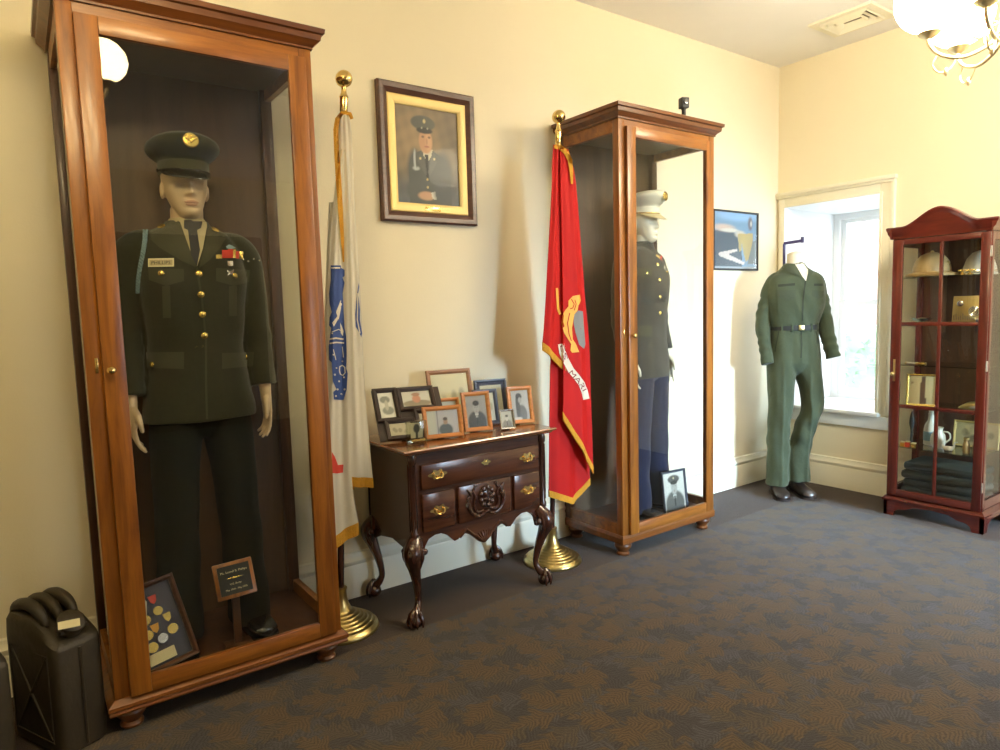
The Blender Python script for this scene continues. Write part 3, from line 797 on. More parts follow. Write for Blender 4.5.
for (u, v_), r in zip([(161.5, 273.5), (234, 276), (153.5, 364.5), (244.5, 357), (151, 220), (218, 221)], [.0105]*4+[.007]*2):
    bm = bm_(); stud(bm, TR, u, v_, r, None, .006); obj('button', bm, 'gold', jk1, world=True)
for u, v_ in ((162, 228), (214.5, 231)):
    bm = bm_(); stud(bm, TR, u, v_, .0145, .004, .008)
    obj('collar_disc', bm, 'gold', jk1, world=True)
nt_ = dec('name_tag', 'tag', [[(148, 258.5), (174, 258), (174, 266.5), (148, 267)]], TR, jk1, .004, .003)
dec('name_tag_panel', 'shirt', [[(149.5, 260), (172.5, 259.6), (172.5, 265.2), (149.5, 265.5)]], TR, nt_, .0075, .0008)
def lay_text(body, trees, cx, cy, wpx, hpx, slope, off, mat, parent, name='lettering', path=None):
    t = text_bm(body, 1, 0, 2); xs = [v.co.x for v in t.verts]; ys = [v.co.y for v in t.verts]
    x0, x1, y0, y1 = min(xs), max(xs), min(ys), max(ys)
    for v in t.verts:
        a = (v.co.x-x0)/(x1-x0)-.5; b = (v.co.y-y0)/(y1-y0)-.5
        if path: 
            s = (a+.5)*(len(path)-1); i = min(int(s), len(path)-2); f = s-i
            p = Vector(path[i])*(1-f)+Vector(path[i+1])*f; d = (Vector(path[i+1])-Vector(path[i])).normalized()
            v.co = Vector((p.x+d.y*b*hpx, p.y-d.x*b*hpx, 0))
        else: v.co = Vector((cx+a*wpx, cy-b*hpx+a*wpx*slope, 0))
    bmesh.ops.triangulate(t, faces=t.faces); bm = bm_(); _lay(bm, t, trees, off, .0006)
    return obj(name, bm, mat, parent, world=True)
lay_text('PHILLIPS', TR, 161, 262.6, 19, 3.4, -.02, .0088, 'tie', nt_)
# ribbon bars
RB = [(216, 222, 254.5, 258.5, 'gold'), (222, 228, 250, 258, 'fred'), (228, 233, 249, 258, 'fred'), (233, 236, 249.5, 258, 'gold'), (236, 239, 251, 258.5, 'fred'), (239, 243, 251.5, 259, 'gold')]
bmR = {}
for a, b_, c, d_, m in RB: bmR.setdefault(m, []).append([(a, c), (b_, c), (b_, d_), (a, d_)])
for m, ps in bmR.items(): dec('ribbon_bar', m, ps, TR, jk1, .004, .003)
dec('infantry_badge', 'cord', [[(226, 246.5), (229, 244.5), (232, 245.5), (236, 248), (231, 249), (227, 248.4)]], TR, jk1, .004, .003)
dec('marksman_badge', 'silver', [[(227.5, 261), (233, 261), (233, 266), (228, 266)], [(227, 270), (230, 271.5), (234, 269.5), (233, 273), (235, 275.5), (231, 274), (227.5, 275.5), (228.5, 272.5)]], TR, jk1, .006, .002)
for u, v_ in ((243, 259.5), (248, 261.5), (253.5, 259), (259, 260.5)):
    bm = bm_(); stud(bm, TR, u, v_, .0045, .005); obj('silver_stud', bm, 'silver', jk1, world=True)  # four small silver studs in a row
# braided shoulder cord
bm = bm_(); pts = []
for i in range(60):
    f = i/59; u = 145.5-7.5*f+1.2*math.sin(f*6); v_ = 223+70*f; w = 1-.35*f
    for s in (0, 1):
        q = hit(TR, u+1.9*w*math.sin(i*1.25+s*PI), v_)
        if q: pts.append((s, q[0]+ray(u, v_).normalized()*-(.007+.003*math.cos(i*1.25+s*PI))))
for s in (0, 1): tube(bm, [p for k, p in pts if k == s], .0042, 6)
obj('shoulder_cord', bm, 'cord', jk1, world=True)
# shirt collar + sleeve edge
bm = bm_(); loft(bm, [ring(0, .006, z, r, r*1.02, 32) for z, r in ((1.585, .076), (1.635, .066), (1.642, .063), (1.635, .060), (1.585, .060))], cap=False); obj('shirt_collar', bm, 'shirt', t1)
bm = bm_(); tt = bmesh.new(); sphere(tt, (0, 0, 0), (.026, .004, .006), 20, 8)
for v_ in tt.verts: v_.co.z += -.12*abs(v_.co.x)
tt.transform(Matrix.Translation((0, -.0985, 1.638+.245*.235))); merge(bm, tt)
tt = bmesh.new(); sphere(tt, (0, 0, 0), (.021, .004, .006), 20, 8); tt.transform(Matrix.Translation((0, -.0975, 1.638+.245*.192))); merge(bm, tt)
obj('lips', bm, 'lip', t1)

# ---- dress blue mannequin
t2, Mx2, bv2, bt2, body2, jk2 = uniformed('mannequin in white peaked cap, high-collared dark jacket and blue trousers behind glass', (3.085, 2.80, .138), R_(14), 'usm', 'blu', 1)
cap_parts(1.80, 'capw', 'capw', 'shirt', 'goldstrap', t2, Mt)  # tan visor: reflection on black patent put into its colour
bm = bm_(); loft(bm, [ring(0, .004, z, r, r*1.02, 32) for z, r in ((1.585, .078), (1.640, .070), (1.647, .067), (1.64, .064), (1.585, .064))], cap=False); obj('standing_collar', bm, 'usm', t2)
TR2 = [bv2]
for u, v_ in ((657.5, 264.5), (659.5, 280), (660, 297), (660, 313)):
    bm = bm_(); stud(bm, TR2, u, v_, .0115); obj('button', bm, 'gold', jk2, world=True)
for u, v_ in ((646.5, 273), (646.5, 240), (667, 272)):
    bm = bm_(); stud(bm, TR2, u, v_, .009); obj('button', bm, 'gold', jk2, world=True)
dec('jacket_belt', 'webb', [strip([(630, 299), (650, 301), (672, 299)], 5)], TR2, jk2, .002, .004)
dec('pocket_flap', 'grnl', [[(637, 268), (652, 268), (652, 276), (644, 278), (637, 275)], [(664, 268), (669, 267), (669, 273), (665, 275)], [(637, 325), (652, 326), (652, 337), (637, 336)]], TR2, jk2, .001, .004)
dec('ribbon_bar', 'gold', [[(657, 252), (661, 255), (660, 259), (656, 256)]], TR2, jk2, .003, .003)
dec('ribbon_bar', 'fred', [[(661, 255), (664, 258), (663, 262), (660, 259)]], TR2, jk2, .003, .003)
dec('medal_row', 'silver', [[(664, 260), (668, 265), (668, 274), (664, 268)]], TR2, jk2, .003, .003)

# ---- headless green fatigues mannequin
rz3 = R_(-37)
t3 = thing('fatigues_mannequin', 'headless mannequin in olive green utility shirt and trousers standing in the room corner', 'mannequin', (4.547, 2.684, 0), rz3)
Mx3 = WM[t3.name]
bm = bm_()
tube(bm, [(0, .012, 1.40), (0, .010, 1.60), (0, .004, 1.68), (0, -.002, 1.745), (0, .0, 1.752)], [(.10, .13), (.064, .066), (.056, .058), (.054, .056), (.040, .042)], 28, up=(0, 1, 0))
merge(bm, body_loft([(1.26, 0, 0, .12, .09, 2), (1.33, 0, 0, .13, .10, 2.2), (1.45, 0, 0, .16, .11, 2.2), (1.54, 0, .01, .13, .085, 2), (1.60, 0, .01, .06, .06, 2)]))
obj('body', remesh(bm, .006, 3), 'skinp', t3, ang=180)
bm = body_loft([(1.18, 0, 0, .152, .106, 2.3), (1.21, 0, 0, .156, .110, 2.3), (1.27, 0, 0, .180, .122, 2.3), (1.35, 0, 0, .198, .130, 2.4), (1.44, 0, 0, .205, .128, 2.4), (1.52, 0, .005, .190, .112, 2.4), (1.565, 0, .01, .130, .088, 2.2), (1.60, 0, .010, .085, .078, 2), (1.625, 0, .010, .070, .070, 2)])
AR = {-1: [(.11, .01, 1.53, .046), (.158, .012, 1.485, .054), (.188, .015, 1.39, .051), (.218, .03, 1.26, .050), (.212, .0, 1.13, .046), (.208, -.03, 1.02, .043), (.204, -.045, .965, .043)],
      1: [(.11, .01, 1.53, .046), (.158, .012, 1.485, .054), (.192, .015, 1.39, .051), (.222, .02, 1.27, .050), (.243, .005, 1.15, .050), (.258, -.02, 1.05, .049), (.268, -.03, 1.00, .050)]}
for s in (-1, 1): stube(bm, [(s*x, y, z, r) for x, y, z, r in AR[s]], 5, 24)
bm = lift(remesh(bm, .0055, 3), .052)
for v_ in bm.verts:
    p = v_.co; a = abs(p.x)
    if a > .2 and p.z < 1.45: v_.co += v_.normal*.0028*math.sin(p.z*62+p.y*50+math.sin(p.z*23)*2)
    else: v_.co += v_.normal*.004*math.sin(p.z*30+p.x*30+math.sin(p.x*22)*2)
bv3 = bvh_of(bm, Mx3); sh3 = obj('shirt', bm, 'od', t3, ang=180)
bm = bm_()
legs = {-1: [(1.225, .070, 0, .084, .103), (1.02, .088, 0, .098, .118), (.88, .088, 0, .094, .115), (.70, .095, -.005, .084, .10), (.45, .106, -.005, .076, .085), (.22, .112, -.005, .075, .082), (.10, .115, -.008, .077, .088), (.075, .115, -.008, .077, .088)],
        1: [(1.225, .070, 0, .084, .103), (1.02, .085, 0, .098, .115), (.90, .095, -.01, .092, .112), (.76, .115, -.035, .074, .095), (.62, .104, -.06, .072, .088), (.50, .066, -.045, .070, .082), (.30, .040, -.01, .078, .078), (.14, .042, .0, .078, .082), (.10, .042, .0, .078, .084)]}
for s in (-1, 1): merge(bm, body_loft([(z, s*x, y, hx, hy, 2.1) for z, x, y, hx, hy in legs[s]], 36))
merge(bm, body_loft([(1.225, 0, 0, .152, .104, 2.2), (1.0, 0, 0, .17, .118, 2.2), (.95, 0, 0, .15, .112, 2.2), (.91, 0, 0, .10, .09, 2), (.885, 0, 0, .04, .06, 2)], 36))
bm = remesh(bm, .0065, 2)
for v_ in bm.verts:
    p = v_.co; s = 1 if p.x > 0 else -1
    k = math.exp(-((p.z-.35)/.3)**2)
    v_.co += v_.normal*(.0035*math.sin(p.z*34+p.x*35+p.y*22+math.sin(p.z*15))*k+.003*math.sin(p.z*14+p.x*60))
    cx = (.115 if s < 0 else .07)*s
    v_.co.y += -.010*math.exp(-((p.x-cx)/.012)**2)*(1 if p.y < 0 else 0)*sst(1.0, .8, p.z)
bt3 = bvh_of(bm, Mx3); tr3 = obj('trousers', bm, 'od', t3, ang=180)
for s, x in ((-1, .118), (1, .050)):
    b3 = shoe_bm(s*x, -.06+(.03 if s > 0 else 0), s*.12-.05, .30, .054); tube(b3, [(s*x, .03, .06), (s*x, .03, .16)], [(.05, .046), (.048, .044)], 20)
    obj('boot', b3, 'boot', t3)
TR3 = [bv3, bt3]
bm = bm_(); loft(bm, [ring(0, 0, z, .158+o, .112+o, 48, 2.3) for z, o in ((1.202, .0), (1.204, .006), (1.239, .006), (1.241, 0))], cap=False)
bl = obj('web_belt', bm, 'webb', t3)
bm = bm_(); box(bm, -.020, .020, -.124, -.114, 1.203, 1.240, bev=.003); obj('belt_buckle', bm, 'brassd', bl)
bm = bm_()
for x in (-.12, -.06, .075, .13):
    y = -.112*(1-(abs(x)/.158)**2.3)**(1/2.3); box(bm, x-.006, x+.006, y-.010, y-.002, 1.190, 1.250, bev=.001)
objs('belt_loop', bm, 'od', tr3)
dec('open_collar_chest', 'skinp', [[(791, 259), (809, 257), (810, 264), (806, 281), (799, 272)]], [bv3], t3, .001, .003)
dec('collar', 'odm', [[(786, 260), (790, 258), (797, 267), (805, 281), (799, 276), (790, 273), (781, 268)], [(809, 257), (813, 261), (820, 267), (814, 270), (811, 268), (808, 281), (808, 268)]], [bv3], sh3, .004, .006)
dec('pocket_flap', 'odm', [[(777, 290), (796, 290), (796, 298), (787, 301), (777, 297)], [(812, 290), (824, 291), (823, 297), (818, 299), (812, 296)]], [bv3], sh3, .001, .006)
dec('pocket', 'od', [[(777, 294), (796, 294), (795, 316), (778, 315)], [(812, 294), (822, 294), (821, 313), (812, 314)]], [bv3], sh3, .000, .004)
dec('name_tape', 'odd', [[(778, 284.5), (795, 283), (795, 285.5), (778, 287)], [(814, 283.5), (823, 283.5), (823, 286), (814, 286)]], [bv3], sh3, .002, .002)
dec('shirt_placket', 'odd', [strip([(805.5, 281), (803, 300), (802.5, 321)], 1.4)], [bv3], sh3, .001, .003)
dec('trouser_fly', 'odd', [strip([(801, 328), (802, 345), (801, 358)], 1.2)], [bt3], tr3, .001, .003)
dec('front_pocket', 'odd', [strip([(779, 331), (776, 345), (775, 352)], 1.0), strip([(816, 331), (819, 344)], 1.0)], [bt3], tr3, .001, .003)
for u, v_ in ((786.5, 296), (817, 295)):
    bm = bm_(); stud(bm, [bv3], u, v_, .006); obj('button', bm, 'odd', sh3, world=True)
# bracket above the neck
bm = bm_(); tube(bm, [(-.055, .06, 1.56), (-.055, .06, 1.82)], .010, 10)
a = Mx3.inverted() @ at(787.5, 241, 1, 2.70); b_ = Mx3.inverted() @ at(803, 239, 1, 2.66)
tube(bm, [Vector((-.055, .06, 1.815)), Vector((-.055, .06, 1.825)), Vector((.045, .0, 1.835))], .011, 10); box(bm, .038, .056, -.012, .008, 1.82, 1.862, bev=.002)
obj('hanger_bracket', bm, 'purple', t3)

# ------------------------------------------------------------------ lowboy chest
CX0, CX1, CYF, CYB = 1.348, 2.113, 2.578, 3.02
ch = thing('carved_lowboy', 'mahogany lowboy chest with carved claw-foot legs between the two flags', 'chest', (0, 0, 0))
bm = bm_(); sweep_rect(bm, [(0, .781), (.022, .784), (.030, .790), (.030, .794), (.042, .798), (.046, .805), (.042, .811), (0, .811)], CX0+.0, CX1, CYF, CYB+.0)
obj('chest_top', bm, 'mahtop', ch, ang=20)
bm = bm_(); box(bm, CX0, CX0+.02, CYF+.02, CYB, .37, .782); box(bm, CX1-.02, CX1, CYF+.02, CYB, .37, .782); box(bm, CX0, CX1, CYB-.02, CYB, .37, .782)
# side aprons curved
for x in (CX0+.001, CX1-.019):
    prism(bm, [(CYF+.05, .38), (CYF+.05, .33), (CYF+.10, .345), (CYF+.2, .36), (CYB-.12, .34), (CYB-.05, .31), (CYB-.02, .38)], 0, x, x+.018)
obj('case', bm, 'mahz', ch)
# front with scalloped apron
ap = [(1.427, .315), (1.437, .36), (1.455, .388), (1.485, .400), (1.515, .400), (1.545, .385), (1.562, .366), (1.580, .348), (1.600, .352), (1.612, .366), (1.632, .372), (1.655, .362), (1.68, .340), (1.705, .315), (1.73, .303), (1.755, .315), (1.78, .340), (1.805, .362), (1.828, .372), (1.848, .366), (1.860, .352), (1.880, .348), (1.898, .366), (1.915, .385), (1.945, .400), (1.975, .400), (2.005, .388), (2.023, .36), (2.033, .315)]
ap = [(1.73+(a-1.73)*1.075, b) for a, b in ap]
poly = ap+[(CX1-.005, .315), (CX1-.005, .782), (CX0+.005, .782), (CX0+.005, .315)]
bm = bm_(); prism(bm, poly, 1, CYF+.004, CYF+.024); obj('front_frame', bm, 'mah', ch)
bm = bm_(); sphere(bm, (1.73, CYF, .335), (.028, .012, .028), 18, 10)
for k in range(-3, 4): tube(bm, [(1.73, CYF-.008, .312), (1.73+k*.011, CYF-.010, .345-.002*abs(k)), (1.73+k*.016, CYF-.002, .368-.004*abs(k))], .005, 8)
for s in (-1, 1): stube(bm, [(1.73+s*.03, CYF+.002, .34, .006), (1.73+s*.055, CYF, .355, .007), (1.73+s*.085, CYF, .382, .006), (1.73+s*.10, CYF, .392, .007), (1.73+s*.115, CYF, .378, .008), (1.73+s*.135, CYF, .358, .006)], 5, 8)
obj('shell_pendant', bm, 'mah', ch)
def drawer(x0, x1, z0, z1, pulls, key=False):
    bm = bm_(); box(bm, x0, x1, CYF-.012, CYF+.006, z0, z1, bev=.007); d = obj('drawer', bm, 'mah', ch, ang=25)
    for x in pulls:
        z = (z0+z1)/2+.005; bm = bm_(); y = CYF-.012
        # batwing plate, posts and bail
        pl = [(x+.042*math.cos(a)*(1+.18*math.cos(4*a)), z+.021*math.sin(a)*(1+.25*math.cos(6*a))) for a in [2*PI*i/40 for i in range(40)]]
        prism(bm, pl, 1, y-.003, y)
        for s in (-1, 1): sphere(bm, (x+s*.022, y-.008, z+.004), .0055, 10, 8)
        stube(bm, [(x-.022, y-.011, z+.004, .0028), (x-.020, y-.014, z-.010, .003), (x-.010, y-.016, z-.016, .003), (x, y-.017, z-.013, .0042), (x+.010, y-.016, z-.016, .003), (x+.020, y-.014, z-.010, .003), (x+.022, y-.011, z+.004, .0028)], 4, 8)
        obj('bail_pull', bm, 'brass', d)
    if key:
        x, z = key; bm = bm_(); pl = [(x+.022*math.cos(a)*(1+.2*math.cos(4*a)), z+.015*math.sin(a)*(1+.2*math.cos(6*a))) for a in [2*PI*i/40 for i in range(40)]]
        prism(bm, pl, 1, CYF-.015, CYF-.011); sphere(bm, (x, CYF-.015, z+.003), .004, 8, 6); obj('keyhole_plate', bm, 'brass', d)
    return d
drawer(1.400, 2.070, .617, .733, (1.482, 1.992), (1.745, .694))
drawer(1.400, 1.570, .425, .600, (1.485,)); drawer(1.908, 2.070, .425, .600, (1.992,))
bm = B(1.588, 1.890, CYF-.012, CYF+.006, .425, .602, bev=.007); cp = obj('carved_drawer', bm, 'mah', ch, ang=25)
bm = bm_(); cx, cz_, y = 1.739, .520, CYF-.014
rnd = random.Random(3)
sphere(bm, (cx, y, cz_+.012), (.044, .018, .052), 18, 12)
for k in range(9): 
    a = k*2*PI/9; sphere(bm, (cx+.034*math.cos(a), y-.009, cz_+.014+.042*math.sin(a)), (.014, .012, .014), 8, 6)
for k in range(5): sphere(bm, (cx+.017*math.cos(k*1.26), y-.018, cz_+.015+.020*math.sin(k*1.26)), .010, 8, 6)
for s in (-1, 1):
    stube(bm, [(cx+s*.008, y-.002, .458, .008), (cx+s*.045, y-.004, .446, .010), (cx+s*.085, y-.004, .470, .009), (cx+s*.098, y-.003, .510, .008), (cx+s*.085, y-.002, .548, .007), (cx+s*.105, y-.002, .580, .004)], 6, 8)
    stube(bm, [(cx+s*.02, y-.002, .470, .006), (cx+s*.055, y-.004, .468, .009), (cx+s*.070, y-.004, .500, .008), (cx+s*.062, y-.003, .535, .006), (cx+s*.075, y-.002, .565, .004)], 6, 8)
    for k in range(16):
        f = k/15; a = -1.9+f*2.9; x = cx+s*(.05+.062*math.cos(a*.6)*abs(math.sin(1+f*2))); z = .455+.135*f
        e = bmesh.new(); sphere(e, (0, 0, 0), (.012, .006, .005), 8, 6); e.transform(Matrix.Translation((x, y-.001, z)) @ Matrix.Rotation(rnd.uniform(0, 3), 4, 'Y')); merge(bm, e)
stube(bm, [(cx-.03, y, .452, .005), (cx, y-.006, .462, .010), (cx+.03, y, .452, .005)], 5, 8)
obj('carving', bm, 'mahz', cp)
for x in (CX0+.016, CX1-.016):
    bm = bm_(); lathe(bm, [(.014, .40), (.020, .41), (.020, .43), (.015, .44), (.016, .60), (.015, .735), (.020, .745), (.021, .765), (.018, .781)], x, CYF+.006, 24)
    for k in range(5):
        a = PI*1.1+k*PI*.8/4; tube(bm, [(x+.0165*math.cos(a), CYF+.006+.0165*math.sin(a), .45), (x+.0165*math.cos(a), CYF+.006+.0165*math.sin(a), .73)], .0028, 6)
    obj('quarter_column', bm, 'mahz', ch)
def cab_leg(x, y, sx, sy):
    """cabriole leg, knee bulging to (sx,sy), ball and claw foot"""
    bm = bm_(); d = .7071
    P = [(.00, .40, .034), (.018, .375, .040), (.036, .345, .043), (.038, .315, .038), (.024, .27, .028), (.006, .21, .021), (-.006, .15, .0165), (-.008, .11, .0150), (.004, .080, .0185), (.018, .062, .022)]
    stube(bm, [(x+sx*o*d*1.2, y+sy*o*d*1.2, z, r) for o, z, r in P], 5, 20)
    bx, by = x+sx*.022, y+sy*.022
    sphere(bm, (bx, by, .031), (.033, .033, .031), 20, 12)
    leg = obj('leg', bm, 'mahz', ch)
    bm = bm_(); ang0 = math.atan2(sy, sx)
    for k in range(4):
        a = ang0+(-.95, -.32, .32, .95)[k]*1.25; cc, ss = math.cos(a), math.sin(a)
        stube(bm, [(bx+cc*.008, by+ss*.008, .082, .008), (bx+cc*.024, by+ss*.024, .066, .0085), (bx+cc*.034, by+ss*.034, .045, .0085), (bx+cc*.0385, by+ss*.0385, .026, .0065), (bx+cc*.036, by+ss*.036, .008, .004)], 4, 8)
    obj('claw_foot', bm, 'boot' if False else 'mahz', leg)
    bm = bm_()
    for k in range(5):
        a = ang0+(k-2)*.42; cc, ss = math.cos(a), math.sin(a)
        stube(bm, [(x+cc*.030, y+ss*.030, .385, .005), (x+cc*.052, y+ss*.052, .355, .010), (x+cc*.056, y+ss*.056, .325, .009), (x+cc*.044, y+ss*.044, .292, .006), (x+cc*.032, y+ss*.032, .265, .003)], 4, 8)
    for s in (-1, 1):
        a = ang0+s*1.25; cc, ss = math.cos(a), math.sin(a); sphere(bm, (x+cc*.048, y+ss*.048, .345), .016, 12, 8)
    obj('knee_carving', bm, 'mahz', leg)
for x, sx in ((CX0+.026, -1), (CX1-.042, 1)):
    for y, sy in ((CYF+.022, -1), (CYB-.035, 1)): cab_leg(x, y, sx, sy)

# ------------------------------------------------------------------ frames
def frame_mesh(w, h, fw, dep, bev=.003):
    """frame in XZ, back at y=0, front at y=-dep, centre origin"""
    bm = bm_()
    pr = [(0, 0), (0, -dep*.8), (fw*.15, -dep), (fw*.55, -dep*.92), (fw, -dep*.55), (fw, 0)]
    rings = [[Vector((-w/2+o, y, -h/2+o)), Vector((w/2-o, y, -h/2+o)), Vector((w/2-o, y, h/2-o)), Vector((-w/2+o, y, h/2-o))] for o, y in pr+[pr[0]]]
    loft(bm, rings, cap=False); bmesh.ops.remove_doubles(bm, verts=bm.verts, dist=1e-6); return bm
def photo_frame(label, p, w, h, fw, mat, fn, rz=0, tilt=.17, dep=.014, matw=0, matm='ivory', group='photo frames on the lowboy chest', strut=True, cat='picture frame', roll=0, nx=30, ny=38):
    """p = bottom centre on the support"""
    t = thing('photo_frame', label, cat, p, rz, group)
    Tm = Matrix.Rotation(-tilt, 4, 'X') @ Matrix.Translation((0, 0, h/2)) @ Matrix.Rotation(roll, 4, 'Y')
    Tm = Matrix.Translation((0, 0, dep*math.sin(tilt)+.0005+abs(math.sin(roll))*w/2)) @ Tm
    bm = frame_mesh(w, h, fw, dep); bm.transform(Tm); obj('frame', bm, mat, t, ang=20)
    bm = B(-w/2+.003, w/2-.003, -.003, .0, -h/2+.003, h/2-.003); bm.transform(Tm); obj('backing_board', bm, 'fr_dk', t)
    iw, ih = w-2*fw, h-2*fw
    if matw:
        bm = frame_mesh(iw+.004, ih+.004, matw, .0015); bm.transform(Tm @ Matrix.Translation((0, -.004, 0))); obj('mount', bm, matm, t)
    picture('photograph', iw-2*matw+.002, ih-2*matw+.002, fn, t, Tm @ Matrix.Translation((0, -.0042, 0)), nx, ny)
    bm = B(-iw/2, iw/2, -.0072, -.0064, -ih/2, ih/2); bm.transform(Tm); obj('glass', bm, 'glassk', t)
    if strut:
        bm = bm_(); s = bmesh.new(); box(s, -.018, .018, 0, .003, -h*.78, 0); top = Tm @ Vector((0, .001, h*.28))
        zt = top.z; L_ = zt/math.cos(.3); s2 = bmesh.new(); box(s2, -.018, .018, 0, .003, -L_+.001, 0); s.free()
        s2.transform(Matrix.Translation(top) @ Matrix.Rotation(.3, 4, 'X')); merge(bm, s2); obj('easel_back', bm, 'fr_dk', t)
    return t
ZT = .811
def tint(c, f): return lambda x, y: lerp(c, f, y)
grey = lambda a, b: (lambda x, y: GR(a+(b-a)*y))
# group photo painter
def crowd(base, dark, n=5, seed=1):
    r = random.Random(seed); l = [('e', r.uniform(.15, .85), r.uniform(.25, .6), .08, .15, lerp(base, dark, r.uniform(.3, .9)), .4) for _ in range(n)]
    return paint(l, base)
photo_frame('large brown wood frame with a photograph under pale golden glare, tallest at the back of the chest', (1.775, 2.88, ZT), .245, .30, .022, 'fr_br', crowd((.74, .68, .42), (.36, .33, .2), 9, 4), R_(-8), .24)  # golden glare on the glass put into the print's colour
photo_frame('small honey wood frame half hidden behind the landscape frame of a seated soldier', (1.690, 2.79, ZT), .125, .168, .017, 'fr_or', crowd((.62, .62, .55), (.35, .38, .33), 4, 8), R_(-12), .24)
photo_frame('honey wood landscape frame with a photo of a seated soldier, front left', (1.592, 2.680, ZT), .192, .150, .020, 'fr_or',
            paint([('p', [(.0, 0), (.28, 0), (.28, 1), (0, 1)], (.55, .60, .56)), ('p', [(.32, .0), (.34, 0), (.34, 1), (.32, 1)], (.2, .22, .25)), ('e', .58, .16, .22, .26, (.10, .13, .16)), ('e', .58, .50, .07, .12, (.42, .30, .24)), ('e', .58, .62, .075, .07, (.06, .05, .05))], lambda x, y: (.50, .52, .58)), R_(-14), .24)
photo_frame('honey wood portrait frame with grey photo of a smiling man, front centre', (1.807, 2.712, ZT), .146, .195, .020, 'fr_or', soldier(GR(.35), None, GR(.055), GR(.42), 0, 1.08), R_(-14), .24)
photo_frame('honey wood frame with grey photo of a standing soldier, rightmost on the chest', (2.092, 2.73, ZT), .138, .195, .021, 'fr_or',
            paint([('e', .55, .18, .30, .32, GR(.14)), ('e', .36, .45, .12, .42, GR(.09)), ('e', .45, .78, .17, .12, GR(.07)), ('e', .50, .66, .10, .10, GR(.35)), ('e', .3, .04, .25, .06, GR(.6))], GR(.45)), R_(-16), .24)
photo_frame('large dark slate frame with double mount at the back right of the chest', (2.035, 2.90, ZT), .185, .225, .016, 'fr_gy', crowd((.60, .58, .44), (.4, .38, .28), 3, 2), R_(-12), .24, matw=.016, matm='navy')
photo_frame('small dark frame with a pale document leaning in front of the slate frame', (1.945, 2.83, ZT), .135, .185, .020, 'fr_gy', crowd((.66, .62, .44), (.42, .38, .2), 4, 5), R_(-12), .24)
photo_frame('tiny silver-white frame with a small portrait at the front of the chest', (1.944, 2.655, ZT), .078, .098, .010, 'silver', soldier((.5, .48, .38), None, (.25, .22, .18), (.6, .55, .45), 0, 1), R_(-14), .24, nx=16, ny=20)
# hinged dark collage frame
t = thing('collage_frame', 'dark brown multi-opening collage frame of four photos leaning at left of chest', 'picture frame', (1.470, 2.735, ZT), R_(-14))
Tm = Matrix.Rotation(-.66, 4, 'X') @ Matrix.Scale(1.22, 4)
def colpart(cx, cz, w, h, fn, nm='opening_frame'):
    T2 = Tm @ Matrix.Translation((cx, -.004, cz)); bm = frame_mesh(w, h, .018, .014); bm.transform(T2); f = obj(nm, bm, 'fr_dk', t, ang=20)
    picture('photograph', w-.034, h-.034, fn, f, T2 @ Matrix.Translation((0, -.003, 0)), 24, 24)
bm = B(-.135, .135, -.006, .0, .006, .23); bm.transform(Tm); obj('collage_board', bm, 'fr_dk', t)
colpart(-.086, .160, .095, .150, paint([('e', .45, .72, .32, .14, (.22, .24, .2)), ('e', .55, .3, .36, .16, (.25, .27, .22)), ('e', .5, .5, .12, .2, (.45, .45, .38))], (.70, .70, .62)))
colpart(.036, .180, .150, .105, paint([('e', .5, .2, .5, .22, (.25, .22, .16)), ('e', .5, .5, .14, .26, (.52, .25, .16)), ('e', .5, .78, .14, .12, (.35, .2, .13))], (.55, .55, .48)))
colpart(-.050, .050, .120, .090, crowd((.50, .48, .36), (.2, .2, .15), 5, 11))
colpart(.062, .075, .100, .110, crowd((.48, .46, .34), (.25, .22, .12), 5, 12))
bm = bm_(); box(bm, -.02, .02, 0, .004, -.19, 0); bm.transform(Matrix.Translation(Tm @ Vector((0, .001, .19))) @ Matrix.Rotation(.35, 4, 'X')); obj('easel_back', bm, 'fr_dk', t)
# clear block with a photo
t = thing('glass_photo_block', 'small clear glass block frame holding a dark portrait, on front left of chest', 'picture frame', (1.432, 2.655, ZT), R_(-10))
obj('glass_block', B(-.045, .045, -.02, .02, .0005, .108, bev=.004), glassm('block_glass', (.86, .88, .80), 1.6, .02), t)
picture('photograph', .058, .070, paint([('e', .5, .62, .26, .3, (.03, .03, .02)), ('e', .5, .2, .1, .3, (.03, .03, .02))], (.48, .46, .34)), t, Matrix.Translation((.004, .006, .062)), 16, 18)
obj('gold_strip', B(-.03, .036, -.0225, -.021, .018, .027), 'gold', t)

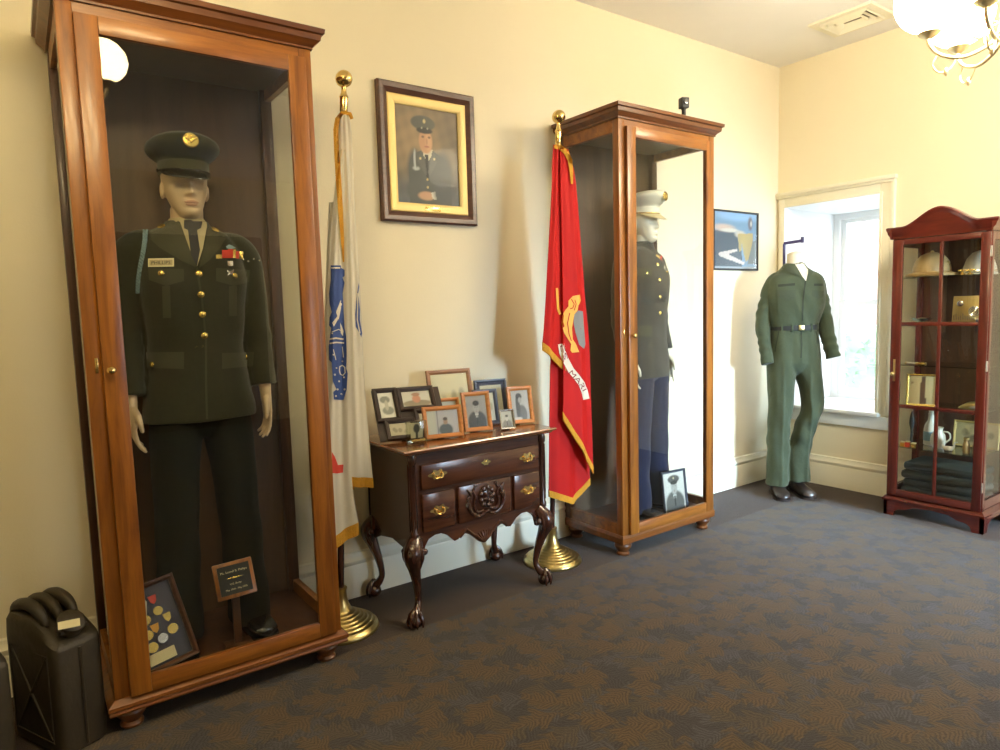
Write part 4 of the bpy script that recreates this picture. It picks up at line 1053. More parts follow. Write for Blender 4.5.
# portrait on the wall
pw, ph, pz = .56, .675, 2.197
t = thing('portrait_painting', 'dark wood framed portrait of a seated soldier in green cap on the cream wall', 'painting', (1.787, D, pz))
bm = frame_mesh(pw, ph, .052, .034); obj('frame', bm, 'fr_po', t, ang=20)
bm = frame_mesh(pw-.10, ph-.10, .048, .022); obj('gilt_liner', bm, 'gilt', t, ang=20)
def portrait(x, y):
    bg = lerp((.085, .08, .055), (.16, .115, .065), y); bg = lerp(bg, (.32, .22, .11), .8*in_ell(x, y, .33, .62, .36, .30, .8)); bg = lerp(bg, (.085, .10, .12), .8*in_ell(x, y, .6, .0, .9, .25, .6))
    n = .012*(math.sin(x*37+y*13)+math.sin(y*41-x*17)); return tuple(c+n*c*6 for c in bg)
gcoat = (.055, .062, .055)
fnp = paint([('p', [(.20, .0), (.86, .0), (.86, .30), (.76, .50), (.60, .56), (.50, .58), (.40, .56), (.26, .51), (.19, .40)], gcoat), ('e', .30, .36, .12, .20, gcoat, .3), ('e', .72, .36, .16, .19, gcoat, .3),
    ('p', [(.40, .58), (.58, .58), (.55, .50), (.49, .44), (.42, .52)], (.62, .58, .45)), ('p', [(.455, .52), (.51, .52), (.50, .28), (.46, .30)], (.02, .02, .02)),
    ('p', [(.38, .56), (.42, .55), (.48, .34), (.46, .30), (.34, .44)], (.075, .082, .07)), ('p', [(.60, .57), (.56, .52), (.49, .34), (.52, .30), (.64, .45)], (.075, .082, .07)),
    ('e', .47, .655, .105, .125, (.50, .28, .15), .12), ('e', .52, .65, .05, .09, (.60, .36, .20), .5), ('e', .43, .70, .022, .010, (.12, .07, .04), .4), ('e', .53, .70, .022, .010, (.12, .07, .04), .4), ('e', .49, .655, .012, .035, (.42, .22, .12), .5), ('e', .49, .602, .040, .010, (.38, .14, .09), .4),
    ('e', .44, .84, .19, .075, (.075, .08, .06), .10), ('p', [(.34, .84), (.56, .84), (.56, .765), (.35, .76)], (.07, .075, .055)), ('e', .46, .765, .125, .032, (.015, .015, .012), .15), ('e', .46, .86, .02, .022, (.55, .45, .22), .3), ('e', .42, .79, .012, .01, (.4, .38, .3), .3), ('e', .51, .79, .012, .01, (.4, .38, .3), .3),
    ('e', .295, .46, .022, .10, (.40, .44, .44), .3), ('e', .31, .37, .05, .02, (.40, .44, .44), .5), ('e', .32, .46, .016, .085, gcoat, .3),
    ('e', .48, .265, .015, .013, (.62, .48, .2), .3), ('e', .48, .185, .015, .013, (.62, .48, .2), .3), ('e', .38, .475, .016, .013, (.6, .5, .25), .3), ('e', .60, .485, .016, .013, (.6, .5, .25), .3),
    ('e', .30, .14, .16, .10, (.06, .068, .06), .3), ('e', .46, .095, .13, .045, (.46, .27, .16), .25), ('p', [(.55, .07), (.62, .06), (.60, .15), (.53, .13)], (.6, .58, .48)), ('e', .74, .13, .16, .12, (.06, .07, .075), .4)], portrait)
picture('canvas', pw-.188, ph-.188, fnp, t, Matrix.Translation((0, -.006, 0)), 90, 120, mat=vcol('oil_canvas', .5, .08))
obj('title_plate', B(-.035, .055, -.0225, -.0205, -ph/2+.062, -ph/2+.084, bev=.001), 'gold', t)

# action picture right of the second cabinet
t = thing('wall_picture', 'small dark framed blue and yellow picture on wall right of the second cabinet', 'picture', (4.395, D, 1.868))
bm = frame_mesh(.545, .435, .014, .02); obj('frame', bm, 'blkm', t, ang=20)
pic = paint([('e', .55, .95, .5, .10, (.25, .45, .75), .5), ('p', [(0, .66), (.25, .72), (.4, .70), (.52, .60), (.62, .58), (.66, .0), (0, 0)], (.045, .075, .11)),
    ('e', .22, .72, .24, .06, (.55, .42, .36), .5), ('e', .35, .68, .2, .035, (.62, .60, .55), .4), ('e', .60, .62, .12, .06, (.55, .5, .42), .5),
    ('p', [(.60, .62), (.90, .66), (.92, .40), (.82, .18), (.74, .14), (.68, .30)], (.42, .34, .13)), ('e', .84, .82, .055, .12, (.13, .12, .16), .3), ('e', .86, .82, .02, .05, (.6, .55, .5), .5), ('p', [(.54, .62), (.64, .64), (.64, .34), (.58, .30)], (.40, .32, .12)),
    ('p', [(.1, .28), (.52, .36), (.54, .32), (.32, .26), (.72, .12), (.68, .08), (.12, .22)], (.58, .55, .55)), ('p', [(.78, .10), (1, .10), (1, .55), (.90, .5)], (.12, .17, .19)), ('p', [(0, 0), (1, 0), (1, .05), (0, .05)], (.30, .38, .45))], lambda x, y: (.16, .30, .48))
picture('print', .525, .415, pic, t, Matrix.Translation((0, -.008, 0)), 70, 56)
obj('glass', B(-.262, .262, -.0125, -.0115, -.207, .207), 'glassk', t)

# ------------------------------------------------------------------ flags
def flag_pole(name, label, x, y, zt, lean, group='indoor flags on brass stands'):
    t = thing(name, label, 'flag', (x, y, 0), 0, group)
    def ln(b):
        for v_ in b.verts: v_.co.x += lean*max(0, v_.co.z-.15)/(zt-.15)
        return b
    prof = [(.160, 0), (.163, .006), (.160, .018), (.152, .024)]
    for k in range(6):
        r = .150-.017*k; z = .026+.010*k; prof += [(r, z), (r-.003, z+.006), (r-.012, z+.008)]
    prof += [(.045, .095), (.035, .115), (.028, .145), (.026, .180), (.030, .186), (.030, .192), (.0, .193)]
    obj('stand_base', lathe(bm_(), prof, n=48), 'brassd', t, ang=50)
    obj('pole', ln(lathe(bm_(), [(.0145, .15), (.0145, zt-.20)], n=20)), 'mahz', t)
    p = [(.018, zt-.20), (.018, zt-.185), (.015, zt-.175), (.017, zt-.17), (.017, zt-.115), (.020, zt-.112), (.012, zt-.095), (.010, zt-.075), (.013, zt-.066)]
    obj('finial_stem', ln(lathe(bm_(), p, n=24)), 'brass', t); bm = bm_(); sphere(bm, (0, 0, zt-.036), .036, 28, 18); obj('finial_ball', ln(bm), 'brass', t)
    return t
def cloth(rows, y0, waves, amp, ph=0, nu=48, nv=70, th=.003, depth=None, vee=0):
    """rows: list of (z, xl, xr, ydepth) splined; returns closed thin sheet"""
    q = spl(rows, 8); F_, Bk = [], []
    for z0, xl, xr, yy, slope in [r for r in q]:
        f, b = [], []
        for i in range(nu+1):
            u = i/nu; w = xr-xl
            k = (q[0][0]-z0)/(q[0][0]-q[-1][0])
            y = y0+yy+amp*(.4+.6*k)*math.sin(2*PI*waves*u+ph+k*.8)+.3*amp*math.sin(2*PI*waves*2.3*u+k*2)
            z = z0+slope*(u-.5)-vee*k**6*(1-abs(u-.58)/.58 if u < .58 else 1-(u-.58)/.42)
            f.append(Vector((xl+w*u, y, z))); b.append(Vector((xl+w*u, y+th, z)))
        F_.append(f); Bk.append(b)
    bm = bm_(); rings = [f+b[::-1] for f, b in zip(F_, Bk)]; loft(bm, rings); return bm, F_
def fringe_along(bm, pts, h, sag=(0, 0, -1), th=.005):
    top = [Vector(p)+Vector((0, -th*.6, .006)) for p in pts]; d = Vector(sag)*h
    rings = []
    for i, p in enumerate(top):
        j = .0015*math.sin(i*2.1); rings.append([p, p+Vector((0, th+.003, 0)), p+d+Vector((0, th+.003+j, 0)), p+d+Vector((0, j-.001, 0))])
    loft(bm, rings)
# white army flag
y = 2.78
f1 = flag_pole('army_flag', 'white flag with blue emblem and gold fringe on brass stand beside the leftmost cabinet', 1.085, y, 2.44, .138)
X = lambda u, v: at(u, v, 1, y-.03).x
Z = lambda u, v: at(u, v, 1, y-.03).z
def prow(v, ul, ur, yy=0, dz=0): return (Z((ul+ur)/2, v), X(ul, v), X(ur, v), yy, dz)
bmA, _ = cloth([prow(113, 340, 350, .0), prow(135, 338, 353, 0), prow(200, 341, 356, 0), prow(300, 343, 362, 0), prow(400, 345, 367, 0), prow(479, 346, 374, 0, -.03)], y-.02, 1.3, .007, .5)
bmB, rB = cloth([prow(150, 339, 344, .01), prow(200, 333, 346, .01), prow(265, 328, 346, .01), prow(400, 325, 347, .01), prow(480, 323, 350, .01), prow(533, 321, 357, .01, .06)], y-.055, 1.2, .009, 2.0)
bmC, rC = cloth([prow(200, 336, 350, .03), prow(300, 332, 356, .03), prow(400, 330, 358, .03), prow(490, 328, 362, .04, .02)], y+.01, 1.0, .01, 1.0)
tree = BVHTree.FromBMesh(bmA), BVHTree.FromBMesh(bmB)
merge(bmA, bmB); merge(bmA, bmC); fc = obj('flag_cloth', bmA, 'flw', f1, world=True, ang=60)
bm = bm_()
_, rA = cloth([prow(470, 346, 373.5, 0), prow(479, 346, 374, 0, -.03)], y-.02, 1.3, .007, .5)
# bottom fringes follow the sheets' last rows
bmA2, rA = cloth([prow(113, 340, 350, .0), prow(135, 338, 353, 0), prow(200, 341, 356, 0), prow(300, 343, 362, 0), prow(400, 345, 367, 0), prow(479, 346, 374, 0, -.03)], y-.02, 1.3, .007, .5); bmA2.free()
fringe_along(bm, rA[-1], .045); fringe_along(bm, rB[-1], .055); fringe_along(bm, rC[-1], .045)
decal(bm, tree, strip([(347, 113, 3), (342, 113, 4), (337.5, 119, 5), (335.8, 130, 5), (336.5, 150, 5), (338.5, 180, 5.5), (340.5, 210, 5), (342.5, 240, 3.2), (343.5, 262, 1.6)], 4), .002, .006, 4, True)
decal(bm, tree, strip([(344, 112, 3), (350, 114, 4), (352, 119, 3)], 3), .002, .006, 4, True)
objs('fringe', bm, 'fringe', fc, world=True)
S = lambda pts, ox, oy, s: [(ox+(a-0)*s, oy+b*s) for a, b in pts]
k = .26667
def fp(*pts): return [(320+a*k, 240+b*k) for a, b in pts]
dec('emblem', 'fblue', [fp((40, 95), (78, 95), (80, 105), (92, 112), (92, 135), (85, 140), (92, 160), (85, 200), (92, 330), (98, 360), (100, 430), (98, 480), (104, 500), (100, 560), (88, 600), (52, 598), (50, 570), (62, 560), (48, 530), (44, 460), (34, 450), (32, 400), (42, 330), (34, 320), (36, 290), (44, 270), (36, 240), (34, 200), (40, 150)),
    fp((145, 160), (147, 175), (143, 200), (150, 260), (150, 300), (158, 350), (155, 365), (146, 345), (134, 325), (132, 280), (136, 230))], tree, fc, .002, .0015, 3)
dec('emblem_detail', 'fwhite', [fp((42, 102), (76, 102), (76, 107), (42, 107)), fp((60, 270), (78, 225), (82, 240), (70, 300)), fp((46, 310), (66, 285), (72, 290), (52, 325)), strip(fp((34, 372), (60, 368), (88, 372)), 1.6), strip(fp((36, 388), (60, 384), (90, 386)), 1.4), fp((76, 310), (88, 340), (86, 360), (78, 350)), strip(fp((44, 345), (70, 335), (88, 345)), .8),
    strip(fp((50, 410), (60, 450)), .7), strip(fp((84, 400), (88, 440)), .7), strip(fp((142, 200), (140, 300), (150, 350)), 1.1)]+[[(320+(a+rr*math.cos(q))*k, 240+(b+rr*math.sin(q))*k) for q in [i*PI/4 for i in range(8)]] for a, b, rr in ((60, 585, 4), (66, 560, 4), (80, 578, 4), (92, 560, 4), (72, 530, 3.5), (56, 505, 4), (90, 515, 3.5), (46, 350, 3), (84, 455, 3), (62, 480, 3), (50, 430, 3))]+[strip(fp((73, 490), (74, 475), (84, 470), (93, 478), (94, 498), (86, 508), (76, 503), (73, 490)), 1.0)], tree, fc, .0038, .001, 3)
dec('red_scroll', 'fred', [[(332, 452), (335, 457), (338, 465), (343.5, 464.5), (343, 472.5), (337, 473.5), (334, 470), (332, 473)]], tree, fc, .002, .0015, 3)

# red marine flag
y = 2.80
f2 = flag_pole('marine_flag', 'red flag with gold fringe and emblem on brass stand between chest and second cabinet', 2.335, y, 2.46, .112)
X = lambda u, v: at(u, v, 1, y-.07).x
Z = lambda u, v: at(u, v, 1, y-.07).z
RA = [prow(146, 552, 562, .0), prow(160, 551, 563, 0), prow(200, 550, 562, 0), prow(270, 546, 563, 0), prow(320, 543, 564, 0), prow(354, 541, 563, 0, -.12)]
RB_ = [prow(150, 557, 565, 0), prow(180, 557, 572, 0), (prow(250, 559, 578, 0)), prow(300, 560, 582, 0), prow(345, 560.5, 586, 0), prow(395, 561, 588, 0, -.06), prow(440, 561, 590, 0, -.33)]
RC = [prow(300, 556, 578, 0), prow(360, 554, 583, 0), prow(430, 553, 590, 0), prow(486, 552.5, 592, 0, .02)]
bmA, rA = cloth(RA, y-.085, 1.0, .010, 2.6)
bmB, rB = cloth(RB_, y-.100, 1.1, .009, .3)
bmC, rC = cloth(RC, y-.050, 1.3, .010, 1.3, vee=.085)
tree = BVHTree.FromBMesh(bmA), BVHTree.FromBMesh(bmB), BVHTree.FromBMesh(bmC)
merge(bmA, bmB); merge(bmA, bmC); fc = obj('flag_cloth', bmA, 'flr', f2, world=True, ang=60)
bm = bm_()
fringe_along(bm, rA[-1], .042)
fringe_along(bm, rC[-1], .038); fringe_along(bm, rB[-1], .045)
decal(bm, tree, strip([(554, 147, 3), (560, 147, 5), (566, 152, 5), (570, 160, 4.5), (571.5, 172, 3.5), (572, 184, 2)], 4), .002, .006, 4, True)
objs('fringe', bm, 'fringe', fc, world=True)
k = .16
def gp(*pts): return [(540+a*k, 280+b*k) for a, b in pts]
dec('globe_emblem', 'fgrey', [gp((214, 215), (240, 190), (268, 195), (276, 300), (284, 400), (276, 430), (245, 405), (222, 330), (210, 270))], tree, fc, .0015, .0012, 3)
dec('eagle_emblem', 'fgold', [strip(gp((106, 50), (110, 120), (114, 180), (126, 215)), 2.4), gp((178, 130), (205, 100), (250, 92), (256, 130), (240, 160), (235, 190), (215, 215), (200, 300), (205, 370), (225, 400), (245, 450), (200, 455), (190, 440), (195, 400), (180, 350), (150, 330), (135, 270), (140, 220), (160, 185), (178, 165))], tree, fc, .003, .0012, 3)
pat('emblem_outline', 'flr', [strip(gp((196, 120), (214, 150), (205, 175), (188, 180)), .9), strip(gp((186, 205), (172, 270), (182, 340), (196, 380)), .9), strip(gp((218, 125), (226, 150), (214, 190)), .8)], tree, fc, .0045, .001, 3)
dec('ribbon_scroll', 'fwhite', [strip(gp((132, 400), (140, 450), (160, 500), (195, 565), (225, 600), (262, 650), (280, 700), (290, 745)), 6.4)], tree, fc, .002, .0012, 3)
lay_text('ES', tree, 0, 0, 0, 4.4, 0, .0034, 'fmar', fc, 'scroll_lettering', gp((138, 408), (147, 450), (164, 498)))
lay_text('MARI', tree, 0, 0, 0, 4.8, 0, .0034, 'fmar', fc, 'scroll_lettering', gp((190, 572), (222, 608), (256, 646), (280, 690)))

# ------------------------------------------------------------------ things in / around cabinets
# plaque on a stand
t = thing('name_plaque', 'small wooden name plaque on a stem standing in front of the army mannequin', 'plaque', (.608, 2.640, .138), R_(-4))
bm = B(-.014, .014, -.008, .008, .004, .22, bev=.002); obj('stem', bm, 'wodark', t); obj('stand_foot', B(-.05, .05, -.035, .035, .0005, .012, bev=.003), 'wodark', t)
Tp = Matrix.Translation((0, -.012, .268)) @ Matrix.Rotation(-.40, 4, 'X') @ Matrix.Rotation(R_(-3), 4, 'Y')
bm = B(-.072, .072, -.004, .010, -.068, .068, bev=.004); bm.transform(Tp); bd = obj('plaque_board', bm, 'wo', t)
bm = B(-.058, .058, -.0065, -.004, -.054, .054); bm.transform(Tp); pl = obj('plaque_plate', bm, 'slate', bd)
bm = bm_()
for s_, z, sz in (('Pfc. Lowell B. Phillips', .030, .0115), ('U.S. Army', -.016, .010), ('May 1969 - May 1970', -.036, .009)):
    tt = text_bm(s_, sz, .0003, 2); tt.transform(Tp @ Matrix.Translation((0, -.0072, z)) @ Matrix.Rotation(R_(90), 4, 'X')); merge(bm, tt)
obj('lettering', bm, 'tag', pl)
bm = bm_(); sphere(bm, (0, 0, 0), (.010, .001, .004), 12, 6); sphere(bm, (.016, 0, 0), (.014, .001, .0018), 12, 6); sphere(bm, (-.016, 0, 0), (.014, .001, .0018), 12, 6); bm.transform(Tp @ Matrix.Translation((0, -.0072, .006))); obj('ornament', bm, 'gold', pl)
# medal case
t = thing('medal_case', 'shadow box of medals and ribbons leaning in the bottom left of the leftmost cabinet', 'medal case', (.350, 2.568, .138), R_(6))
Tm = Matrix.Translation((0, 0, .028)) @ Matrix.Rotation(-.42, 4, 'X') @ Matrix.Rotation(R_(-8), 4, 'Y') @ Matrix.Translation((0, .0, .155))
bm = frame_mesh(.215, .31, .018, .024); bm.transform(Tm); obj('frame', bm, 'fr_po', t, ang=20)
bm = B(-.1, .1, -.002, .002, -.148, .148); bm.transform(Tm); obj('backing_board', bm, 'navy', t)
def med(name, mat, fn):
    bm = bm_(); fn(bm); bm.transform(Tm); return obj(name, bm, mat, t)
def disc(x, z, r): return lambda bm: prism(bm, [(x+r*math.cos(a), z+r*math.sin(a)) for a in [2*PI*i/20 for i in range(20)]], 1, -.008, -.002)
for x, z, r in ((.026, .045, .016), (.052, -.035, .018), (-.030, -.022, .018), (-.028, -.068, .018), (-.022, .030, .018)): med('medal', 'gold', disc(x, z, r))
med('medal', 'silver', disc(.012, -.052, .017))
for x, z, m in ((.022, .090, 'fred'), (.048, .012, 'gold'), (.000, -.008, 'fgold')): med('ribbon', m, lambda bm, x=x, z=z: prism(bm, [(x-.014, z+.014), (x+.014, z+.014), (x+.010, z-.008), (x, z-.018), (x-.010, z-.008)], 1, -.006, -.002))
med('note_card', 'tag', lambda bm: box(bm, -.052, .038, -.006, -.002, -.128, -.090))
med('letter', 'ivory', lambda bm: prism(bm, [(-.070, .035), (-.012, .045), (.002, .09), (-.020, .135), (-.070, .13)], 1, -.005, -.002))
bm = B(-.092, .092, -.0165, -.0155, -.14, .14); bm.transform(Tm); obj('glass', bm, 'glassk', t)
# photo in the second cabinet
photo_frame('grey portrait photo of a capped officer standing at the foot of the second cabinet', (3.175, 2.625, .1385), .20, .265, .014, 'fr_gy', soldier(GR(.72), GR(.10), GR(.13), GR(.45), 0, 1.12, .25), R_(-4), .12, group=None, nx=44, ny=58)
# small camera on top of the second cabinet
t = thing('small_camera', 'small black camera on a clamp standing on top of the second cabinet', 'camera', (3.30, 2.66, 2.467), R_(-20))
obj('clamp', lathe(bm_(), [(.030, 0.0005), (.030, .012), (.014, .018), (.012, .08), (.016, .092)], n=20), 'blkm', t)
obj('camera_body', B(-.024, .024, -.022, .022, .090, .150, bev=.004), 'blkm', t)
bm = bm_(); tt = bmesh.new(); lathe(tt, [(.014, 0), (.015, .012), (.010, .013)], n=18); tt.transform(Matrix.Translation((0, -.022, .122)) @ Matrix.Rotation(R_(90), 4, 'X')); merge(bm, tt); obj('lens', bm, 'blk', t)

# jerry can: long axis x, spout end at +x
def jerry(label, loc, rz, group):
    t = thing('jerry_can', label, 'jerry can', loc, rz, group)
    bm = bm_(); hw, hd = .168, .088
    rows = [(.0, .155, .072), (.012, hw, hd-.004), (.05, hw, hd), (.38, hw, hd), (.43, hw-.002, hd-.003), (.455, hw-.014, hd-.014), (.462, hw-.04, hd-.03)]
    loft(bm, [ring(0, 0, z, a, b, 72, 8) for z, a, b in rows])
    for v_ in bm.verts:
        x = v_.co.x
        if v_.co.z > .36: v_.co.z -= max(0, (x-.03))*.62*(v_.co.z-.36)/.10
        # pressed cross ribs on the broad faces
        for s in (1, -1):
            pass
    obj('can_body', bm, 'can', t); t.scale = (.90, .90, .97); WM[t.name] = WM[t.name] @ Matrix.Diagonal((.90, .90, .97, 1))
    bm = bm_()
    for sy in (-1, 1):
        yy = sy*(hd-.001)
        for a, b_ in (((-.11, .06), (.11, .34)), ((-.11, .34), (.11, .06))): tube(bm, [(a[0], yy, a[1]), (0, yy, .2), (b_[0], yy, b_[1])], [.004, .008, .004], 8)
        tube(bm, [(-.125, yy, .05), (-.125, yy, .35), (.120, yy, .35), (.120, yy, .05), (-.125, yy, .05)], .004, 6)
    tube(bm, [(-hw, 0, .02), (-hw-.004, 0, .2), (-hw, 0, .40)], .006, 6)
    tube(bm, [(hw, 0, .02), (hw+.003, 0, .2), (hw, 0, .36)], .006, 6)
    obj('pressed_rib', bm, 'can', t)
    for yy in (-.052, 0, .052):
        bm = bm_(); stube(bm, [(-.150, yy, .430, .014), (-.125, yy, .470, .019), (-.06, yy, .490, .021), (.0, yy, .484, .021), (.04, yy, .462, .018), (.06, yy, .430, .012)], 6, 12); obj('carry_handle', bm, 'can', t)
    bm = bm_(); tt = bmesh.new(); lathe(tt, [(.040, -.02), (.040, .02), (.046, .024), (.046, .038), (.036, .044), (0, .046)], n=28); tt.transform(Matrix.Translation((.112, 0, .415)) @ Matrix.Rotation(.62, 4, 'Y')); merge(bm, tt)
    box(bm, .125, .15, -.05, .05, .41, .425, bev=.003); obj('spout_cap', bm, 'can', t)
    return t
j = jerry('large dark rusty jerry can standing on floor left of the leftmost cabinet, with cream tag', (.022, 2.655, .0), R_(-64), 'old dark jerry cans')
bm = B(-.030, .030, -.001, .001, -.012, .012); bm.transform(WM[j.name].inverted() @ Matrix.Translation(at(69, 624, 1, 2.50)) @ Matrix.Rotation(R_(-8), 4, 'Z') @ Matrix.Rotation(-.35, 4, 'X')); obj('tag', bm, 'tag', j)
jerry('second dark metal can barely showing at the bottom left edge of photo', (-.232, 2.60, .0), R_(-60), 'old dark jerry cans')

# ------------------------------------------------------------------ hutch on the right
hx, hy0, hy1 = 4.556, 1.492, 2.028
t = thing('curio_cabinet', 'red cherry curio cabinet with arched top and six-pane glass door at right edge', 'cabinet', (0, 0, 0))
hb = 4.935
bm = bm_()
for y0_, y1_ in ((hy0, hy0+.035), (hy1-.035, hy1)):
    box(bm, hx, hx+.035, y0_, y1_, .13, 1.78, bev=.002); box(bm, hb-.035, hb, y0_, y1_, .13, 1.78, bev=.002)
    box(bm, hx+.03, hb-.03, y0_+.003, y1_-.003, 1.73, 1.78); box(bm, hx+.03, hb-.03, y0_+.003, y1_-.003, .13, .19)
objs('corner_post', bm, 'red', t)
bm = bm_(); box(bm, hx, hb, hy0, hy1, 1.775, 1.79); box(bm, hx, hb, hy0, hy1, .115, .135); objs('case_boards', bm, 'redx', t)
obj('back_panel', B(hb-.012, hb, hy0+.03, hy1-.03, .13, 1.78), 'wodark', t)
# side mid stile on the visible side
for yy in (hy0+.012, hy1-.016): obj('side_glass', B(hx+.036, hb-.036, yy, yy+.004, .19, 1.73), 'glass', t)
# bracket base: feet and scalloped apron
bm = bm_(); w_ = hy1-hy0
sc_ = [(hy0-.012, 0), (hy0+.045, 0), (hy0+.055, .03), (hy0+.075, .045), (hy0+.13, .055), (hy0+.17, .075), (hy0+.27, .082), (hy0+.37, .075), (hy0+.41, .055), (hy0+.46, .045), (hy0+.485, .03), (hy1-.045, 0), (hy1+.012, 0), (hy1+.012, .10), (hy0-.012, .10)]
prism(bm, sc_, 0, hx-.014, hx+.006)
for yy in (hy0-.012, hy1-.008):
    prism(bm, [(hx-.014, 0), (hx+.05, 0), (hx+.065, .05), (hx+.12, .07), (hb-.12, .07), (hb-.065, .05), (hb-.05, 0), (hb, 0), (hb, .10), (hx-.014, .10)], 1, yy, yy+.02)
obj('bracket_base', bm, 'redx', t)
def sweep3(bm, prof, x0, x1, y0, y1):
    rings = [[Vector((x0-o, y0-o, z)), Vector((x1, y0-o, z)), Vector((x1, y1+o, z)), Vector((x0-o, y1+o, z))] for o, z in prof]; loft(bm, rings)
bm = bm_(); sweep3(bm, [(0, .098), (.020, .098), (.022, .110), (.014, .116), (.010, .124), (0, .130)], hx, hb, hy0, hy1); obj('base_moulding', bm, 'redx', t, ang=20)
# arched cornice: follows z(y)
def arch(y):
    u = abs((y-(hy0+hy1)/2)/(w_/2)); return 0 if u > .78 else .098*(math.cos(u/.78*PI)*.5+.5)**.85
cp_ = [(0, 1.775), (.008, 1.778), (.010, 1.792), (.022, 1.806), (.026, 1.822), (.030, 1.828), (.034, 1.842), (.030, 1.850), (-.02, 1.850)]
bm = bm_(); cols = []
ny_ = 48
for i in range(ny_+1):
    yy = hy0-.034+(w_+.068)*i/ny_; a_ = arch(yy)
    cols.append([Vector((hx-o, min(max(yy, hy0-o), hy1+o), z+(a_ if z > 1.80 else a_*.0))) for o, z in cp_]+[Vector((hx+.02, min(max(yy, hy0), hy1), 1.775))])
loft(bm, cols)
for s, yy in ((-1, hy0), (1, hy1)):
    loft(bm, [[Vector((hx-.044+.0, yy+s*o, z)) if False else Vector((x, yy+s*o, z)) for o, z in cp_[:-1]]+[Vector((x, yy, 1.85)), Vector((x, yy, 1.775))] for x in (hx-.03, hb)])
obj('cornice', bm, 'redx', t, ang=30)
obj('top_board', B(hx+.01, hb, hy0-.0, hy1, 1.79, 1.848), 'red', t)
# door with two by three panes
a_, b_ = hy0+.004, hy1-.004; z0, z1 = .135, 1.772; X1 = hx-.018
bm = bm_(); box(bm, X1, hx-.0005, a_, a_+.048, z0, z1, bev=.003); box(bm, X1, hx-.0005, b_-.060, b_, z0, z1, bev=.003)
dr = obj('door', bm, 'red', t)
bm = bm_(); box(bm, X1, hx-.001, a_+.048, b_-.06, z0, z0+.045, bev=.003); box(bm, X1, hx-.001, a_+.048, b_-.06, z1-.035, z1, bev=.003)
for z in (.722, 1.245): box(bm, X1+.002, hx-.001, a_+.048, b_-.06, z-.012, z+.012, bev=.003)
objs('door_rail', bm, 'redx', dr)
obj('muntin', B(X1+.002, hx-.001, 1.738, 1.758, z0+.04, z1-.03, bev=.003), 'red', dr)
obj('door_glass', B(hx-.008, hx-.005, a_+.04, b_-.05, z0+.04, z1-.03), 'glass', dr)
bm = bm_(); box(bm, X1-.004, X1, b_-.035, b_-.023, .88, 1.02, bev=.001); sphere(bm, (X1-.026, b_-.028, .93), .012, 14, 10); tube(bm, [(X1, b_-.028, .93), (X1-.02, b_-.028, .93)], .004, 8); obj('door_handle', bm, 'brassd', dr)
bm = bm_()
for z in (.28, 1.0, 1.66): tube(bm, [(hx-.016, hy0+.000, z-.03), (hx-.016, hy0+.000, z+.03)], .005, 8)
objs('hinge', bm, 'silver', t)
SH = (1.535, 1.245, .985, .715, .455)
for z in SH: obj('glass_shelf', B(hx+.012, hb-.014, hy0+.03, hy1-.03, z-.006, z), 'glassb', t)
# contents
def simple(name, label, cat, bm, mat, loc, group=None, rz=0):
    t = thing(name, label, cat, loc, rz, group); return t
# pith style helmet
G = 'keepsakes inside the curio cabinet'
t = thing('sun_helmet', 'tan round helmet with brim on the top shelf of the curio cabinet', 'helmet', (4.72, 1.868, SH[0]), R_(60), G)
bm = bm_(); loft(bm, [ring(0, 0, z, a, b, 36) for z, a, b in ((.012, .125, .150), (.020, .126, .150), (.030, .092, .115), (.06, .090, .112), (.10, .080, .098), (.135, .055, .068), (.152, .022, .03), (.155, .004, .004))]); obj('helmet_shell', bm, 'tanh', t)
bm = bm_(); loft(bm, [ring(0, 0, z, a, b, 36) for z, a, b in ((.0005, .110, .135), (.006, .128, .152), (.016, .128, .152), (.024, .100, .12))]); obj('brim', bm, 'tanh', t)
bm = bm_(); sphere(bm, (-.055, -.075, .07), .008, 8, 6); sphere(bm, (-.075, -.05, .085), .010, 8, 6); sphere(bm, (0, 0, .157), .010, 8, 6); obj('vent_stud', bm, 'brassd', t)
t = thing('grey_helmet', 'pale grey helmet behind the tan helmet on the top curio shelf', 'helmet', (4.80, 1.635, SH[0]), 0, G)
bm = bm_(); loft(bm, [ring(0, 0, z, a, b, 32) for z, a, b in ((.001, .100, .092), (.010, .098, .090), (.05, .088, .083), (.10, .070, .068), (.135, .04, .04), (.148, .005, .005))]); obj('helmet_shell', bm, 'ivory', t); bm = bm_(); loft(bm, [ring(0, 0, z, a, a*.93, 32) for z, a in ((.012, .101), (.02, .103), (.03, .099))], cap=False); obj('band', bm, 'silver', t)
for y_, z_ in ((1.655, 0), (1.615, 0)):
    t = thing('gold_figurine', 'small gold badge figurine at %s of the top curio shelf' % ('middle' if y_ > 1.63 else 'right'), 'figurine', (4.60, y_, SH[0]), 0, G)
    obj('base', lathe(bm_(), [(.016, .0005), (.016, .006), (.008, .010)], n=16), 'gold', t); bm = bm_(); sphere(bm, (0, 0, .022), (.013, .006, .014), 12, 8); sphere(bm, (0, .014, .026), (.004, .012, .006), 8, 6); sphere(bm, (0, -.014, .026), (.004, .012, .006), 8, 6); obj('eagle', bm, 'gold', t)
t = thing('etched_plaque', 'silver etched medallion plaque on the second curio shelf', 'plaque', (4.66, 1.640, SH[1]), 0, G)
bm = B(-.005, .005, -.085, .085, .0005, .165, bev=.003); rot(bm, Matrix.Rotation(.12, 4, 'Y')); pb = obj('plaque_plate', bm, 'brassd', t)
bm = bm_()
for k_ in range(3):
    a0 = [Vector((-.006-.001, .045*0+(.028-.009*k_)*math.cos(q)-.035, .07+(.028-.009*k_)*math.sin(q))) for q in [2*PI*i/16 for i in range(17)]]; tube(bm, a0, .003, 6)
